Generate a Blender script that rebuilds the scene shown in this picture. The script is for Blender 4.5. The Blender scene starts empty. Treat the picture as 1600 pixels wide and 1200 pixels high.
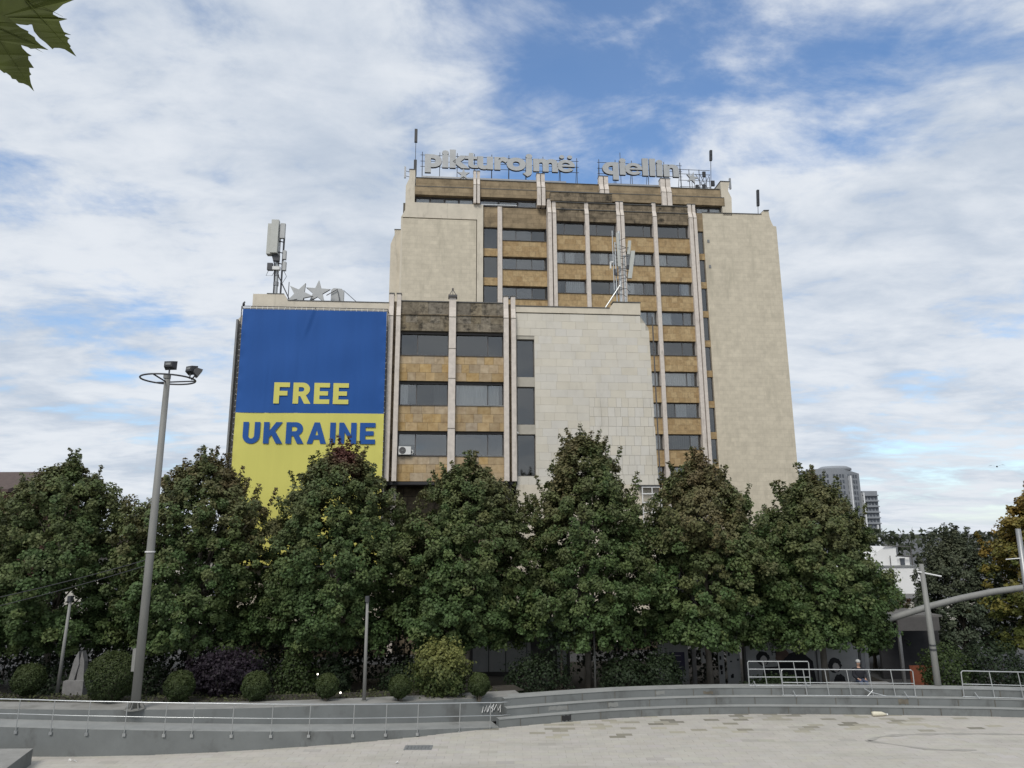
import bpy, math, random
import numpy as np
from mathutils import Vector, Matrix

S = bpy.context.scene
COL = S.collection
rad = math.radians

# ------------------------------------------------------------------ camera
HE = 7.5                       # eye height above the sunken plaza floor
PITCH, ROLL, PSI = rad(11.95), rad(-0.351), rad(5.34)
cd = bpy.data.cameras.new('camera')
cd.sensor_fit = 'HORIZONTAL'; cd.sensor_width = 36.0; cd.lens = 24.95
cd.clip_start = 0.05; cd.clip_end = 6000
cam = bpy.data.objects.new('camera', cd); COL.objects.link(cam); S.camera = cam
cp, sp, cr, sr = math.cos(PITCH), math.sin(PITCH), math.cos(ROLL), math.sin(ROLL)
right = Vector((cr, -sr * sp, sr * cp)); down = Vector((sr, cr * sp, -cr * cp)); fwd = Vector((0, cp, sp))
mw = Matrix.Identity(4)
for i in range(3):
    mw[i][0], mw[i][1], mw[i][2] = right[i], -down[i], -fwd[i]
mw[2][3] = HE
cam.matrix_world = mw

# ------------------------------------------------------------------ light
SUN_EL, SUN_AZ = 48.0, 200.0   # azimuth clockwise from +Y: behind the camera, a little to the left
world = bpy.data.worlds.new('World'); S.world = world; world.use_nodes = True
nt = world.node_tree; N = nt.nodes; L = nt.links
for n in list(N): N.remove(n)
def wn(t, **k):
    n = N.new(t)
    for a, b in k.items(): setattr(n, a, b)
    return n
def wmath(op, a, b=None, c=None, clamp=False):
    n = wn('ShaderNodeMath', operation=op, use_clamp=clamp)
    for i, v in enumerate((a, b, c)):
        if v is None: continue
        if isinstance(v, (int, float)): n.inputs[i].default_value = v
        else: L.new(v, n.inputs[i])
    return n.outputs[0]
wo = wn('ShaderNodeOutputWorld'); bg = wn('ShaderNodeBackground'); bg.inputs['Strength'].default_value = 0.1
L.new(bg.outputs[0], wo.inputs[0])
sky = wn('ShaderNodeTexSky', sky_type='NISHITA'); sky.sun_disc = False
sky.sun_elevation = rad(SUN_EL); sky.sun_rotation = rad(SUN_AZ); sky.air_density = 1.0; sky.dust_density = 0.15; sky.ozone_density = 3.0
tc = wn('ShaderNodeTexCoord'); sx = wn('ShaderNodeSeparateXYZ'); L.new(tc.outputs['Generated'], sx.inputs[0])
zc = wmath('ADD', wmath('MAXIMUM', sx.outputs[2], 0.0), 0.16)
cx = wn('ShaderNodeCombineXYZ')
L.new(wmath('DIVIDE', sx.outputs[0], zc), cx.inputs[0]); L.new(wmath('DIVIDE', sx.outputs[1], zc), cx.inputs[1])
def wnoise(scale, detail, rough, dist, off=(0, 0, 0), sc=(1, 1, 1)):
    m = wn('ShaderNodeMapping'); m.inputs['Location'].default_value = off; m.inputs['Scale'].default_value = sc
    L.new(cx.outputs[0], m.inputs[0])
    n = wn('ShaderNodeTexNoise'); n.inputs['Scale'].default_value = scale; n.inputs['Detail'].default_value = detail
    n.inputs['Roughness'].default_value = rough; n.inputs['Distortion'].default_value = dist
    L.new(m.outputs[0], n.inputs['Vector']); return n.outputs[0]
n1 = wnoise(0.75, 4, 0.5, 0.3, (2.3, 0.4, 0))
n2 = wnoise(2.3, 10, 0.62, 0.35, (7.1, 3.2, 0), (1, 1.35, 1))
n3 = wnoise(1.5, 10, 0.60, 0.3, (1.3, 8.2, 0), (1, 1.3, 1))
n4 = wnoise(5.5, 6, 0.55, 0.5, (3.3, 1.2, 0), (1, 1.5, 1))
cov = wmath('ADD', wmath('ADD', wmath('MULTIPLY', n1, 0.28), wmath('MULTIPLY', n2, 0.52)), wmath('MULTIPLY', n4, 0.20))
def gap(d, width, amount):     # thinner cloud towards d
    v = wn('ShaderNodeVectorMath', operation='DOT_PRODUCT'); L.new(tc.outputs['Generated'], v.inputs[0])
    v.inputs[1].default_value = Vector(d).normalized()
    m = wn('ShaderNodeMapRange', interpolation_type='SMOOTHERSTEP'); L.new(v.outputs['Value'], m.inputs[0])
    m.inputs[1].default_value = math.cos(rad(width)); m.inputs[2].default_value = 1.0
    m.inputs[3].default_value = 0.0; m.inputs[4].default_value = amount
    return m.outputs[0]
for d, wd, am in (((0.27, 1.0, 0.60), 20, 0.062), ((0.38, 0.9, 0.80), 22, 0.075), ((0.04, 1.0, 0.74), 18, 0.065), ((0.0, 0.8, 0.95), 16, 0.05),
                  ((0.66, 1.0, 0.05), 12, 0.09), ((-0.50, 1.0, 0.24), 10, 0.05), ((0.66, 1.0, 0.70), 12, 0.05)):
    cov = wmath('SUBTRACT', cov, gap(d, wd, am))
mr = wn('ShaderNodeMapRange', interpolation_type='SMOOTHSTEP'); L.new(cov, mr.inputs[0])
mr.inputs[1].default_value = 0.285; mr.inputs[2].default_value = 0.465; mr.inputs[3].default_value = 0.08; mr.inputs[4].default_value = 0.985
m3 = wn('ShaderNodeMapRange', interpolation_type='SMOOTHSTEP'); L.new(wmath('ADD', wmath('ADD', wmath('MULTIPLY', n3, 0.5), wmath('MULTIPLY', n2, 0.28)), wmath('MULTIPLY', n4, 0.22)), m3.inputs[0])
m3.inputs[1].default_value = 0.36; m3.inputs[2].default_value = 0.60
cc = wn('ShaderNodeMix', data_type='RGBA'); L.new(m3.outputs[0], cc.inputs['Factor'])
cc.inputs['A'].default_value = (5.1, 5.85, 6.95, 1); cc.inputs['B'].default_value = (7.9, 8.3, 8.85, 1)
hs = wn('ShaderNodeHueSaturation'); hs.inputs['Saturation'].default_value = 1.14; hs.inputs['Value'].default_value = 1.85; L.new(sky.outputs[0], hs.inputs['Color'])
# pale haze near the horizon
hz = wmath('POWER', wmath('SUBTRACT', 1.0, wmath('MAXIMUM', sx.outputs[2], 0.0)), 9.0)
mh = wn('ShaderNodeMix', data_type='RGBA'); L.new(wmath('MULTIPLY', hz, 0.85), mh.inputs['Factor']); L.new(hs.outputs[0], mh.inputs['A'])
mh.inputs['B'].default_value = (5.6, 6.7, 7.7, 1)
mixs = wn('ShaderNodeMix', data_type='RGBA'); L.new(mr.outputs[0], mixs.inputs['Factor'])
L.new(mh.outputs['Result'], mixs.inputs['A']); L.new(cc.outputs['Result'], mixs.inputs['B'])
L.new(mixs.outputs['Result'], bg.inputs['Color'])

sd = bpy.data.lights.new('sun', 'SUN'); sd.energy = 2.25; sd.angle = rad(24); sd.color = (1.0, 0.955, 0.88)
sun = bpy.data.objects.new('sun', sd); COL.objects.link(sun)
az, el = rad(SUN_AZ), rad(SUN_EL)
sun_dir = Vector((math.sin(az) * math.cos(el), math.cos(az) * math.cos(el), math.sin(el)))
sun.rotation_euler = sun_dir.to_track_quat('Z', 'Y').to_euler()

S.view_settings.view_transform = 'Standard'; S.view_settings.look = 'None'
S.view_settings.exposure = 0.0; S.view_settings.gamma = 1.0
S.cycles.use_denoising = True
S.cycles.max_bounces = 8; S.cycles.transparent_max_bounces = 12

# ------------------------------------------------------------------ materials
MATS = {}
def mat(name, col, rough=0.8, var=0.12, sc=2.0, bump=0.0, bsc=30.0, metal=0.0, stretch=(1, 1, 1), rand=0.0,
        attr=None, col2=None, spec=0.5, dirt=None, transl=0.0, emit=0.0, pos=False):
    """Principled material whose colour wanders with noise; dirt=(colour, scale, threshold, amount, stretch)."""
    m = bpy.data.materials.new(name); m.use_nodes = True; MATS[name] = m
    t = m.node_tree; n = t.nodes; l = t.links
    b = n['Principled BSDF']; b.inputs['Roughness'].default_value = rough; b.inputs['Metallic'].default_value = metal
    b.inputs['Specular IOR Level'].default_value = spec
    co = n.new('ShaderNodeTexCoord'); mp = n.new('ShaderNodeMapping'); mp.inputs['Scale'].default_value = stretch
    src = n.new('ShaderNodeNewGeometry').outputs['Position'] if pos else co.outputs['Object']
    l.new(src, mp.inputs[0])
    nz = n.new('ShaderNodeTexNoise'); nz.inputs['Scale'].default_value = sc; nz.inputs['Detail'].default_value = 8
    nz.inputs['Roughness'].default_value = 0.62
    l.new(mp.outputs[0], nz.inputs['Vector'])
    mr = n.new('ShaderNodeMapRange'); l.new(nz.outputs[0], mr.inputs[0])
    mr.inputs[1].default_value = 0.3; mr.inputs[2].default_value = 0.7
    mx = n.new('ShaderNodeMix'); mx.data_type = 'RGBA'; l.new(mr.outputs[0], mx.inputs['Factor'])
    c2 = col2 or tuple(min(1, c * (1 + var)) for c in col)
    c1 = col if col2 else tuple(c * (1 - var) for c in col)
    mx.inputs['A'].default_value = (*c1, 1); mx.inputs['B'].default_value = (*c2, 1)
    out = mx.outputs['Result']
    if attr:
        at = n.new('ShaderNodeAttribute'); at.attribute_name = attr
        mu = n.new('ShaderNodeMix'); mu.data_type = 'RGBA'; mu.blend_type = 'MULTIPLY'; mu.inputs['Factor'].default_value = 1
        l.new(out, mu.inputs['A']); l.new(at.outputs['Color'], mu.inputs['B']); out = mu.outputs['Result']
    if rand:
        oi = n.new('ShaderNodeObjectInfo'); r = n.new('ShaderNodeMapRange'); l.new(oi.outputs['Random'], r.inputs[0])
        r.inputs[3].default_value = 1 - rand; r.inputs[4].default_value = 1 + rand
        hs = n.new('ShaderNodeHueSaturation'); l.new(r.outputs[0], hs.inputs['Value']); l.new(out, hs.inputs['Color'])
        mo = n.new('ShaderNodeMath'); mo.operation = 'MULTIPLY'; mo.inputs[1].default_value = 7.31; l.new(oi.outputs['Random'], mo.inputs[0])
        fr = n.new('ShaderNodeMath'); fr.operation = 'FRACT'; l.new(mo.outputs[0], fr.inputs[0])
        r2 = n.new('ShaderNodeMapRange'); l.new(fr.outputs[0], r2.inputs[0]); r2.inputs[3].default_value = 0.72; r2.inputs[4].default_value = 1.2
        l.new(r2.outputs[0], hs.inputs['Saturation']); out = hs.outputs['Color']
    if dirt:
        dc, dsc, thr, amt, dst = dirt
        m2 = n.new('ShaderNodeMapping'); m2.inputs['Scale'].default_value = dst; l.new(src, m2.inputs[0])
        dn = n.new('ShaderNodeTexNoise'); dn.inputs['Scale'].default_value = dsc; dn.inputs['Detail'].default_value = 9; dn.inputs['Roughness'].default_value = 0.68
        l.new(m2.outputs[0], dn.inputs['Vector'])
        dr = n.new('ShaderNodeMapRange'); l.new(dn.outputs[0], dr.inputs[0]); dr.inputs[1].default_value = thr; dr.inputs[2].default_value = thr + 0.16
        dr.inputs[4].default_value = amt
        dm = n.new('ShaderNodeMix'); dm.data_type = 'RGBA'; l.new(dr.outputs[0], dm.inputs['Factor'])
        l.new(out, dm.inputs['A']); dm.inputs['B'].default_value = (*dc, 1); out = dm.outputs['Result']
    l.new(out, b.inputs['Base Color'])
    if emit:
        b.inputs['Emission Color'].default_value = (*col, 1); b.inputs['Emission Strength'].default_value = emit
    if bump:
        bn = n.new('ShaderNodeTexNoise'); bn.inputs['Scale'].default_value = bsc; bn.inputs['Detail'].default_value = 5
        l.new(mp.outputs[0], bn.inputs['Vector'])
        bp = n.new('ShaderNodeBump'); bp.inputs['Strength'].default_value = bump; bp.inputs['Distance'].default_value = 0.03
        l.new(bn.outputs[0], bp.inputs['Height']); l.new(bp.outputs[0], b.inputs['Normal'])
    if transl:
        tr = n.new('ShaderNodeBsdfTranslucent'); l.new(out, tr.inputs['Color'])
        ms = n.new('ShaderNodeMixShader'); ms.inputs[0].default_value = transl
        l.new(b.outputs[0], ms.inputs[1]); l.new(tr.outputs[0], ms.inputs[2])
        l.new(ms.outputs[0], n['Material Output'].inputs['Surface'])
    return m

def brick_mat(name, c1, c2, mortar, w, h, rough=0.85, msize=0.012, var=(0.75, 1.2), nsc=2.5, dirt=None):
    """Stone panels in the x-z plane, every panel with a tone of its own; for panels too small to model."""
    m = bpy.data.materials.new(name); m.use_nodes = True; MATS[name] = m
    t = m.node_tree; n = t.nodes; l = t.links; b = n['Principled BSDF']; b.inputs['Roughness'].default_value = rough
    b.inputs['Specular IOR Level'].default_value = 0.3
    co = n.new('ShaderNodeTexCoord'); sp_ = n.new('ShaderNodeSeparateXYZ'); cb = n.new('ShaderNodeCombineXYZ')
    l.new(co.outputs['Object'], sp_.inputs[0]); l.new(sp_.outputs[0], cb.inputs[0]); l.new(sp_.outputs[2], cb.inputs[1])
    br = n.new('ShaderNodeTexBrick'); l.new(cb.outputs[0], br.inputs['Vector'])
    br.inputs['Color1'].default_value = (*c1, 1); br.inputs['Color2'].default_value = (*c2, 1); br.inputs['Mortar'].default_value = (*mortar, 1)
    br.inputs['Scale'].default_value = 1; br.inputs['Brick Width'].default_value = w; br.inputs['Row Height'].default_value = h
    br.inputs['Mortar Size'].default_value = msize; br.inputs['Mortar Smooth'].default_value = 0.3; br.offset = 0.37
    nz = n.new('ShaderNodeTexNoise'); nz.inputs['Scale'].default_value = nsc; nz.inputs['Detail'].default_value = 9; nz.inputs['Roughness'].default_value = 0.65
    l.new(co.outputs['Object'], nz.inputs['Vector'])
    mr = n.new('ShaderNodeMapRange'); l.new(nz.outputs[0], mr.inputs[0]); mr.inputs[1].default_value = 0.3; mr.inputs[2].default_value = 0.7
    mr.inputs[3].default_value = var[0]; mr.inputs[4].default_value = var[1]
    hs = n.new('ShaderNodeHueSaturation'); l.new(br.outputs['Color'], hs.inputs['Color']); l.new(mr.outputs[0], hs.inputs['Value'])
    out = hs.outputs[0]
    if dirt:
        dc, dsc, thr, amt, dst = dirt
        m2 = n.new('ShaderNodeMapping'); m2.inputs['Scale'].default_value = dst; l.new(co.outputs['Object'], m2.inputs[0])
        dn = n.new('ShaderNodeTexNoise'); dn.inputs['Scale'].default_value = dsc; dn.inputs['Detail'].default_value = 9; dn.inputs['Roughness'].default_value = 0.68
        l.new(m2.outputs[0], dn.inputs['Vector'])
        dr = n.new('ShaderNodeMapRange'); l.new(dn.outputs[0], dr.inputs[0]); dr.inputs[1].default_value = thr; dr.inputs[2].default_value = thr + 0.14
        dr.inputs[4].default_value = amt
        dm = n.new('ShaderNodeMix'); dm.data_type = 'RGBA'; l.new(dr.outputs[0], dm.inputs['Factor'])
        l.new(out, dm.inputs['A']); dm.inputs['B'].default_value = (*dc, 1); out = dm.outputs['Result']
    l.new(out, b.inputs['Base Color'])
    return m

def glass_mat(name, tint, refl):
    """A window pane: partly a mirror of the sky, partly see-through."""
    m = bpy.data.materials.new(name); m.use_nodes = True; MATS[name] = m
    t = m.node_tree; n = t.nodes; l = t.links; n.remove(n['Principled BSDF'])
    g = n.new('ShaderNodeBsdfGlossy'); g.inputs['Roughness'].default_value = 0.04; g.inputs['Color'].default_value = (0.84, 0.84, 0.82, 1)
    tr = n.new('ShaderNodeBsdfTransparent'); tr.inputs['Color'].default_value = (*tint, 1)
    fr = n.new('ShaderNodeFresnel'); fr.inputs[0].default_value = 1.5
    a = n.new('ShaderNodeMath'); a.operation = 'ADD'; a.use_clamp = True; a.inputs[1].default_value = refl; l.new(fr.outputs[0], a.inputs[0])
    nz = n.new('ShaderNodeTexNoise'); nz.inputs['Scale'].default_value = 0.9
    co = n.new('ShaderNodeTexCoord'); l.new(co.outputs['Object'], nz.inputs['Vector'])
    bp = n.new('ShaderNodeBump'); bp.inputs['Strength'].default_value = 0.05; bp.inputs['Distance'].default_value = 0.05
    l.new(nz.outputs[0], bp.inputs['Height']); l.new(bp.outputs[0], g.inputs['Normal'])
    mx = n.new('ShaderNodeMixShader'); l.new(a.outputs[0], mx.inputs[0]); l.new(tr.outputs[0], mx.inputs[1]); l.new(g.outputs[0], mx.inputs[2])
    l.new(mx.outputs[0], n['Material Output'].inputs['Surface']); return m

GREY_DIRT = (0.10, 0.095, 0.08)
mat('cream_stone', (0.60, 0.545, 0.445), 0.85, 0.10, 0.9, 0.1, 9, dirt=((0.26, 0.235, 0.19), 1.4, 0.56, 0.55, (1, 1, 0.2)))
brick_mat('cream_panels', (0.605, 0.545, 0.43), (0.555, 0.50, 0.395), (0.46, 0.415, 0.325), 0.8, 0.46, 0.85, 0.010, (0.86, 1.10), 1.2,
          dirt=((0.40, 0.365, 0.285), 0.6, 0.53, 0.6, (1, 1, 0.25)))
mat('pale_slab', (0.60, 0.565, 0.49), 0.8, 0.05, 0.9, 0.06, 25, rand=0.035, pos=True, dirt=((0.45, 0.42, 0.36), 0.5, 0.57, 0.5, (1, 1, 0.5)))
mat('column_concrete', (0.62, 0.56, 0.50), 0.85, 0.12, 3.0, 0.15, 20, dirt=((0.24, 0.21, 0.18), 2.0, 0.56, 0.65, (1, 1, 0.22)))
mat('tan_slab', (0.31, 0.212, 0.108), 0.8, 0.2, 2.6, 0.15, 25, col2=(0.46, 0.35, 0.205), rand=0.15, pos=True, dirt=((0.14, 0.10, 0.06), 1.7, 0.58, 0.7, (1, 1, 1)))
brick_mat('tan_panels', (0.46, 0.34, 0.185), (0.35, 0.24, 0.12), (0.20, 0.15, 0.095), 0.62, 0.58, 0.85, 0.010, (0.72, 1.22), 3.0,
          dirt=((0.15, 0.105, 0.06), 1.3, 0.58, 0.65, (1, 1, 1)))
mat('weathered_slab', (0.13, 0.105, 0.072), 0.9, 0.3, 3.4, 0.3, 20, col2=(0.27, 0.23, 0.165), rand=0.16, pos=True, dirt=((0.028, 0.024, 0.018), 1.9, 0.49, 0.92, (1, 1, 1.2)))
brick_mat('weathered_panels', (0.25, 0.20, 0.135), (0.18, 0.145, 0.10), (0.06, 0.05, 0.04), 0.9, 0.6, 0.9, 0.015, (0.5, 1.25), 1.8,
          dirt=((0.03, 0.026, 0.02), 0.9, 0.50, 0.92, (1, 1, 1.3)))
brick_mat('ochre_panels', (0.33, 0.255, 0.16), (0.265, 0.205, 0.13), (0.15, 0.12, 0.08), 1.5, 0.52, 0.9, 0.012, (0.62, 1.25), 0.9,
          dirt=((0.10, 0.082, 0.055), 0.5, 0.55, 0.7, (1, 1, 1)))
mat('joint', (0.13, 0.115, 0.09), 0.9, 0.3, 3)
mat('pale_joint', (0.40, 0.375, 0.32), 0.9, 0.1, 3)
mat('dark_interior', (0.035, 0.035, 0.038), 0.9, 0.3, 1)
mat('frame_metal', (0.085, 0.08, 0.078), 0.5, 0.15, 4)
mat('frame_grey', (0.20, 0.205, 0.205), 0.5, 0.15, 4)
mat('curtain', (0.85, 0.85, 0.83), 0.9, 0.16, 5, stretch=(6, 6, 0.3), rand=0.18)
mat('blind', (0.62, 0.63, 0.63), 0.8, 0.05, 2, rand=0.12)
glass_mat('glass', (0.85, 0.86, 0.86), 0.11)
glass_mat('glass_dark', (0.5, 0.51, 0.51), 0.10)
mat('roof_felt', (0.12, 0.115, 0.11), 0.9, 0.2, 1)
mat('flashing', (0.10, 0.10, 0.095), 0.6, 0.2, 4)
mat('banner_blue', (0.022, 0.090, 0.31), 0.7, 0.10, 0.5, spec=0.2, stretch=(1.2, 1, 0.15))
mat('banner_yellow', (0.62, 0.585, 0.15), 0.7, 0.06, 0.5, spec=0.2, stretch=(1.2, 1, 0.15))
mat('steel', (0.30, 0.305, 0.31), 0.45, 0.1, 6, metal=0.6)
mat('galvanised', (0.46, 0.475, 0.48), 0.42, 0.12, 8, metal=0.55)
mat('stainless', (0.50, 0.515, 0.52), 0.35, 0.08, 8, metal=0.8)
mat('dark_steel', (0.06, 0.062, 0.068), 0.5, 0.2, 6, metal=0.3)
mat('sign_metal', (0.40, 0.41, 0.41), 0.55, 0.08, 2, metal=0.1)
mat('sign_edge', (0.10, 0.10, 0.105), 0.6, 0.1, 3)
mat('antenna_shell', (0.46, 0.47, 0.44), 0.6, 0.06, 3)
mat('white_paint', (0.72, 0.72, 0.71), 0.6, 0.05, 2)
mat('white_plastic', (0.68, 0.68, 0.66), 0.5, 0.05, 6)
mat('mast_paint', (0.20, 0.20, 0.188), 0.6, 0.10, 5, stretch=(1, 1, 0.2), dirt=((0.13, 0.125, 0.11), 5, 0.6, 0.4, (1, 1, 0.1)))
mat('black_metal', (0.025, 0.026, 0.03), 0.5, 0.2, 5)
mat('lamp_glass', (0.45, 0.45, 0.40), 0.2, 0.1, 3)
mat('grey_paint', (0.148, 0.158, 0.157), 0.75, 0.14, 0.9, 0.08, 14, pos=True, dirt=((0.075, 0.075, 0.07), 1.1, 0.53, 0.75, (0.9, 0.9, 0.5)))
mat('grey_tread', (0.27, 0.275, 0.265), 0.85, 0.12, 1.3, 0.1, 20, dirt=((0.16, 0.16, 0.15), 1.0, 0.55, 0.6, (1, 1, 1)))
mat('patch_paint', (0.21, 0.215, 0.205), 0.8, 0.12, 6)
mat('paver', (0.43, 0.405, 0.365), 0.85, 0.06, 1.2, 0.08, 30, attr='tint', dirt=((0.30, 0.285, 0.25), 0.28, 0.52, 0.6, (0.7, 2.2, 1)))
mat('tyre_dirt', (0.32, 0.305, 0.275), 0.9, 0.15, 3)
mat('paving_bed', (0.33, 0.315, 0.28), 0.95, 0.2, 2)
mat('terrace_paving', (0.25, 0.245, 0.23), 0.85, 0.16, 1.6, 0.1, 20, dirt=((0.14, 0.135, 0.12), 0.9, 0.54, 0.7, (1, 1, 1)))
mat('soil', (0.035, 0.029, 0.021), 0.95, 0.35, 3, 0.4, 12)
mat('asphalt', (0.075, 0.075, 0.075), 0.95, 0.2, 0.6, 0.2, 40)
mat('leaf', (1, 1, 1), 0.6, 0.0, 2, attr='tint', spec=0.3, transl=0.22)
mat('near_leaf', (0.085, 0.105, 0.018), 0.6, 0.3, 9, spec=0.2, transl=0.45)
mat('bark', (0.11, 0.095, 0.075), 0.95, 0.3, 5, 0.5, 18, stretch=(1, 1, 0.25))
mat('bark_pale', (0.19, 0.17, 0.14), 0.95, 0.3, 5, 0.5, 18, stretch=(1, 1, 0.25))
mat('mural_wall', (0.40, 0.40, 0.39), 0.85, 0.12, 1.4, dirt=((0.2, 0.2, 0.19), 1.3, 0.58, 0.5, (1, 1, 0.5)))
mat('ink', (0.02, 0.02, 0.022), 0.8, 0.3, 5)
mat('ink_face', (0.50, 0.47, 0.45), 0.8, 0.1, 5)
mat('ink_brown', (0.13, 0.085, 0.065), 0.8, 0.3, 3)
mat('ink_purple', (0.06, 0.055, 0.10), 0.8, 0.2, 3)
mat('rust_panel', (0.21, 0.065, 0.032), 0.7, 0.2, 2)
mat('white_render', (0.74, 0.74, 0.73), 0.85, 0.05, 0.6)
mat('pale_render', (0.50, 0.48, 0.43), 0.85, 0.1, 0.6)
mat('brick_red', (0.17, 0.085, 0.06), 0.9, 0.2, 1.5)
mat('roof_tile', (0.085, 0.06, 0.052), 0.9, 0.2, 3)
mat('tower_grey', (0.23, 0.245, 0.265), 0.8, 0.12, 0.15)
mat('tower_window', (0.075, 0.085, 0.10), 0.3, 0.3, 0.4)
mat('tower_white', (0.62, 0.63, 0.64), 0.7, 0.05, 1)
mat('bulb', (1.0, 0.93, 0.8), 0.5, 0, 1, emit=3.0)
mat('terracotta', (0.10, 0.085, 0.075), 0.85, 0.2, 5)
mat('skin', (0.42, 0.26, 0.19), 0.6, 0.08, 20)
mat('hair', (0.42, 0.42, 0.41), 0.8, 0.2, 40)
mat('jacket', (0.014, 0.015, 0.020), 0.9, 0.2, 10)
mat('jeans', (0.05, 0.065, 0.11), 0.85, 0.2, 10)
mat('bird', (0.02, 0.02, 0.022), 0.7, 0.2, 10)
mat('stone_grey', (0.19, 0.185, 0.18), 0.85, 0.2, 4, 0.2, 20)
mat('bottle', (0.62, 0.58, 0.46), 0.35, 0.1, 10)
mat('litter', (0.75, 0.75, 0.73), 0.7, 0.1, 10)

# ------------------------------------------------------------------ mesh helpers
class MB:
    """Collects shapes; build() links them as one mesh object."""
    def __init__(s, off=(0, 0, 0)): s.v = []; s.f = []; s.o = off
    def add(s, vs, fs):
        b = len(s.v); o = s.o
        s.v += [(x - o[0], y - o[1], z - o[2]) for x, y, z in vs]; s.f += [tuple(i + b for i in f) for f in fs]; return s
    def box(s, x0, x1, y0, y1, z0, z1):
        return s.add([(x0, y0, z0), (x1, y0, z0), (x1, y1, z0), (x0, y1, z0), (x0, y0, z1), (x1, y0, z1), (x1, y1, z1), (x0, y1, z1)],
                     [(3, 2, 1, 0), (4, 5, 6, 7), (0, 1, 5, 4), (1, 2, 6, 5), (2, 3, 7, 6), (3, 0, 4, 7)])
    def prism_xz(s, poly, y0, y1):
        a = sum(poly[i][0] * poly[(i + 1) % len(poly)][1] - poly[(i + 1) % len(poly)][0] * poly[i][1] for i in range(len(poly)))
        if a < 0: poly = poly[::-1]
        n = len(poly)
        return s.add([(x, y0, z) for x, z in poly] + [(x, y1, z) for x, z in poly],
                     [tuple(range(n)), tuple(range(2 * n - 1, n - 1, -1))] + [((i + 1) % n, i, i + n, (i + 1) % n + n) for i in range(n)])
    def prism_yz(s, poly, x0, x1):
        a = sum(poly[i][0] * poly[(i + 1) % len(poly)][1] - poly[(i + 1) % len(poly)][0] * poly[i][1] for i in range(len(poly)))
        if a > 0: poly = poly[::-1]
        n = len(poly)
        return s.add([(x0, y, z) for y, z in poly] + [(x1, y, z) for y, z in poly],
                     [tuple(range(n)), tuple(range(2 * n - 1, n - 1, -1))] + [((i + 1) % n, i, i + n, (i + 1) % n + n) for i in range(n)])
    def tube(s, pts, r, n=8, cap=True):
        pts = [Vector(p) for p in pts]; rs = r if isinstance(r, (list, tuple)) else [r] * len(pts)
        vs = []; fs = []; up = None
        for i, p in enumerate(pts):
            d = (pts[min(i + 1, len(pts) - 1)] - pts[max(i - 1, 0)]).normalized()
            if up is None: up = Vector((0, 0, 1)) if abs(d.z) < 0.9 else Vector((1, 0, 0))
            a = d.cross(up)
            if a.length < 1e-5: a = d.orthogonal()
            a.normalize(); b = d.cross(a).normalized(); up = a.cross(d)
            for k in range(n):
                t = 2 * math.pi * k / n
                q = p + (a * math.cos(t) + b * math.sin(t)) * rs[i]; vs.append(tuple(q))
        for i in range(len(pts) - 1):
            for k in range(n):
                k2 = (k + 1) % n; fs.append((i * n + k, i * n + k2, (i + 1) * n + k2, (i + 1) * n + k))
        if cap: fs += [tuple(range(n - 1, -1, -1)), tuple((len(pts) - 1) * n + k for k in range(n))]
        return s.add(vs, fs)
    def lathe(s, prof, c, n=16):
        vs = []; fs = []; m = len(prof)
        for r, z in prof:
            for k in range(n):
                t = 2 * math.pi * k / n; vs.append((c[0] + r * math.cos(t), c[1] + r * math.sin(t), c[2] + z))
        for i in range(m - 1):
            for k in range(n):
                k2 = (k + 1) % n; fs.append((i * n + k, i * n + k2, (i + 1) * n + k2, (i + 1) * n + k))
        fs += [tuple(range(n - 1, -1, -1)), tuple((m - 1) * n + k for k in range(n))]
        return s.add(vs, fs)
    def ball(s, c, r, n=10, m=7):
        rr = r if isinstance(r, (list, tuple)) else (r, r, r)
        vs = [(c[0], c[1], c[2] - rr[2])]
        for i in range(1, m):
            a = math.pi * i / m - math.pi / 2
            for k in range(n):
                t = 2 * math.pi * k / n; vs.append((c[0] + rr[0] * math.cos(a) * math.cos(t), c[1] + rr[1] * math.cos(a) * math.sin(t), c[2] + rr[2] * math.sin(a)))
        vs.append((c[0], c[1], c[2] + rr[2])); fs = []
        for k in range(n): fs.append((0, 1 + (k + 1) % n, 1 + k))
        for i in range(m - 2):
            for k in range(n):
                k2 = (k + 1) % n; fs.append((1 + i * n + k, 1 + i * n + k2, 1 + (i + 1) * n + k2, 1 + (i + 1) * n + k))
        b = 1 + (m - 2) * n
        for k in range(n): fs.append((b + k, b + (k + 1) % n, len(vs) - 1))
        return s.add(vs, fs)
    def build(s, name, m, parent=None, smooth=False, loc=None):
        me = bpy.data.meshes.new(name); me.from_pydata(s.v, [], s.f); me.update()
        if smooth:
            me.polygons.foreach_set('use_smooth', [True] * len(me.polygons))
        return link(name, me, m, parent, loc)

def link(name, me, m, parent=None, loc=None):
    o = bpy.data.objects.new(name, me)
    if m and not me.materials: me.materials.append(MATS[m])
    COL.objects.link(o)
    if parent: o.parent = parent
    if loc: o.location = loc
    return o
def tag(o, label, cat, group=None):
    o['label'] = label; o['category'] = cat
    if group: o['group'] = group
    return o
def thing(name, label, cat, loc=(0, 0, 0), rz=0.0, group=None):
    o = bpy.data.objects.new(name, None); o.empty_display_size = 0.3; COL.objects.link(o)
    o.location = loc; o.rotation_euler = (0, 0, rz)
    return tag(o, label, cat, group)
def struct(o): o['kind'] = 'structure'; return o
def stuff(o): o['kind'] = 'stuff'; return o
RNG = random.Random(5)

# facade frame: u to the right along the front, w away from the camera, z up
EU = Vector((math.cos(PSI), math.sin(PSI), 0)); EW = Vector((-math.sin(PSI), math.cos(PSI), 0))
def uw(u, w, z=0.0):
    p = EU * u + EW * w; return (p.x, p.y, z)

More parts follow.
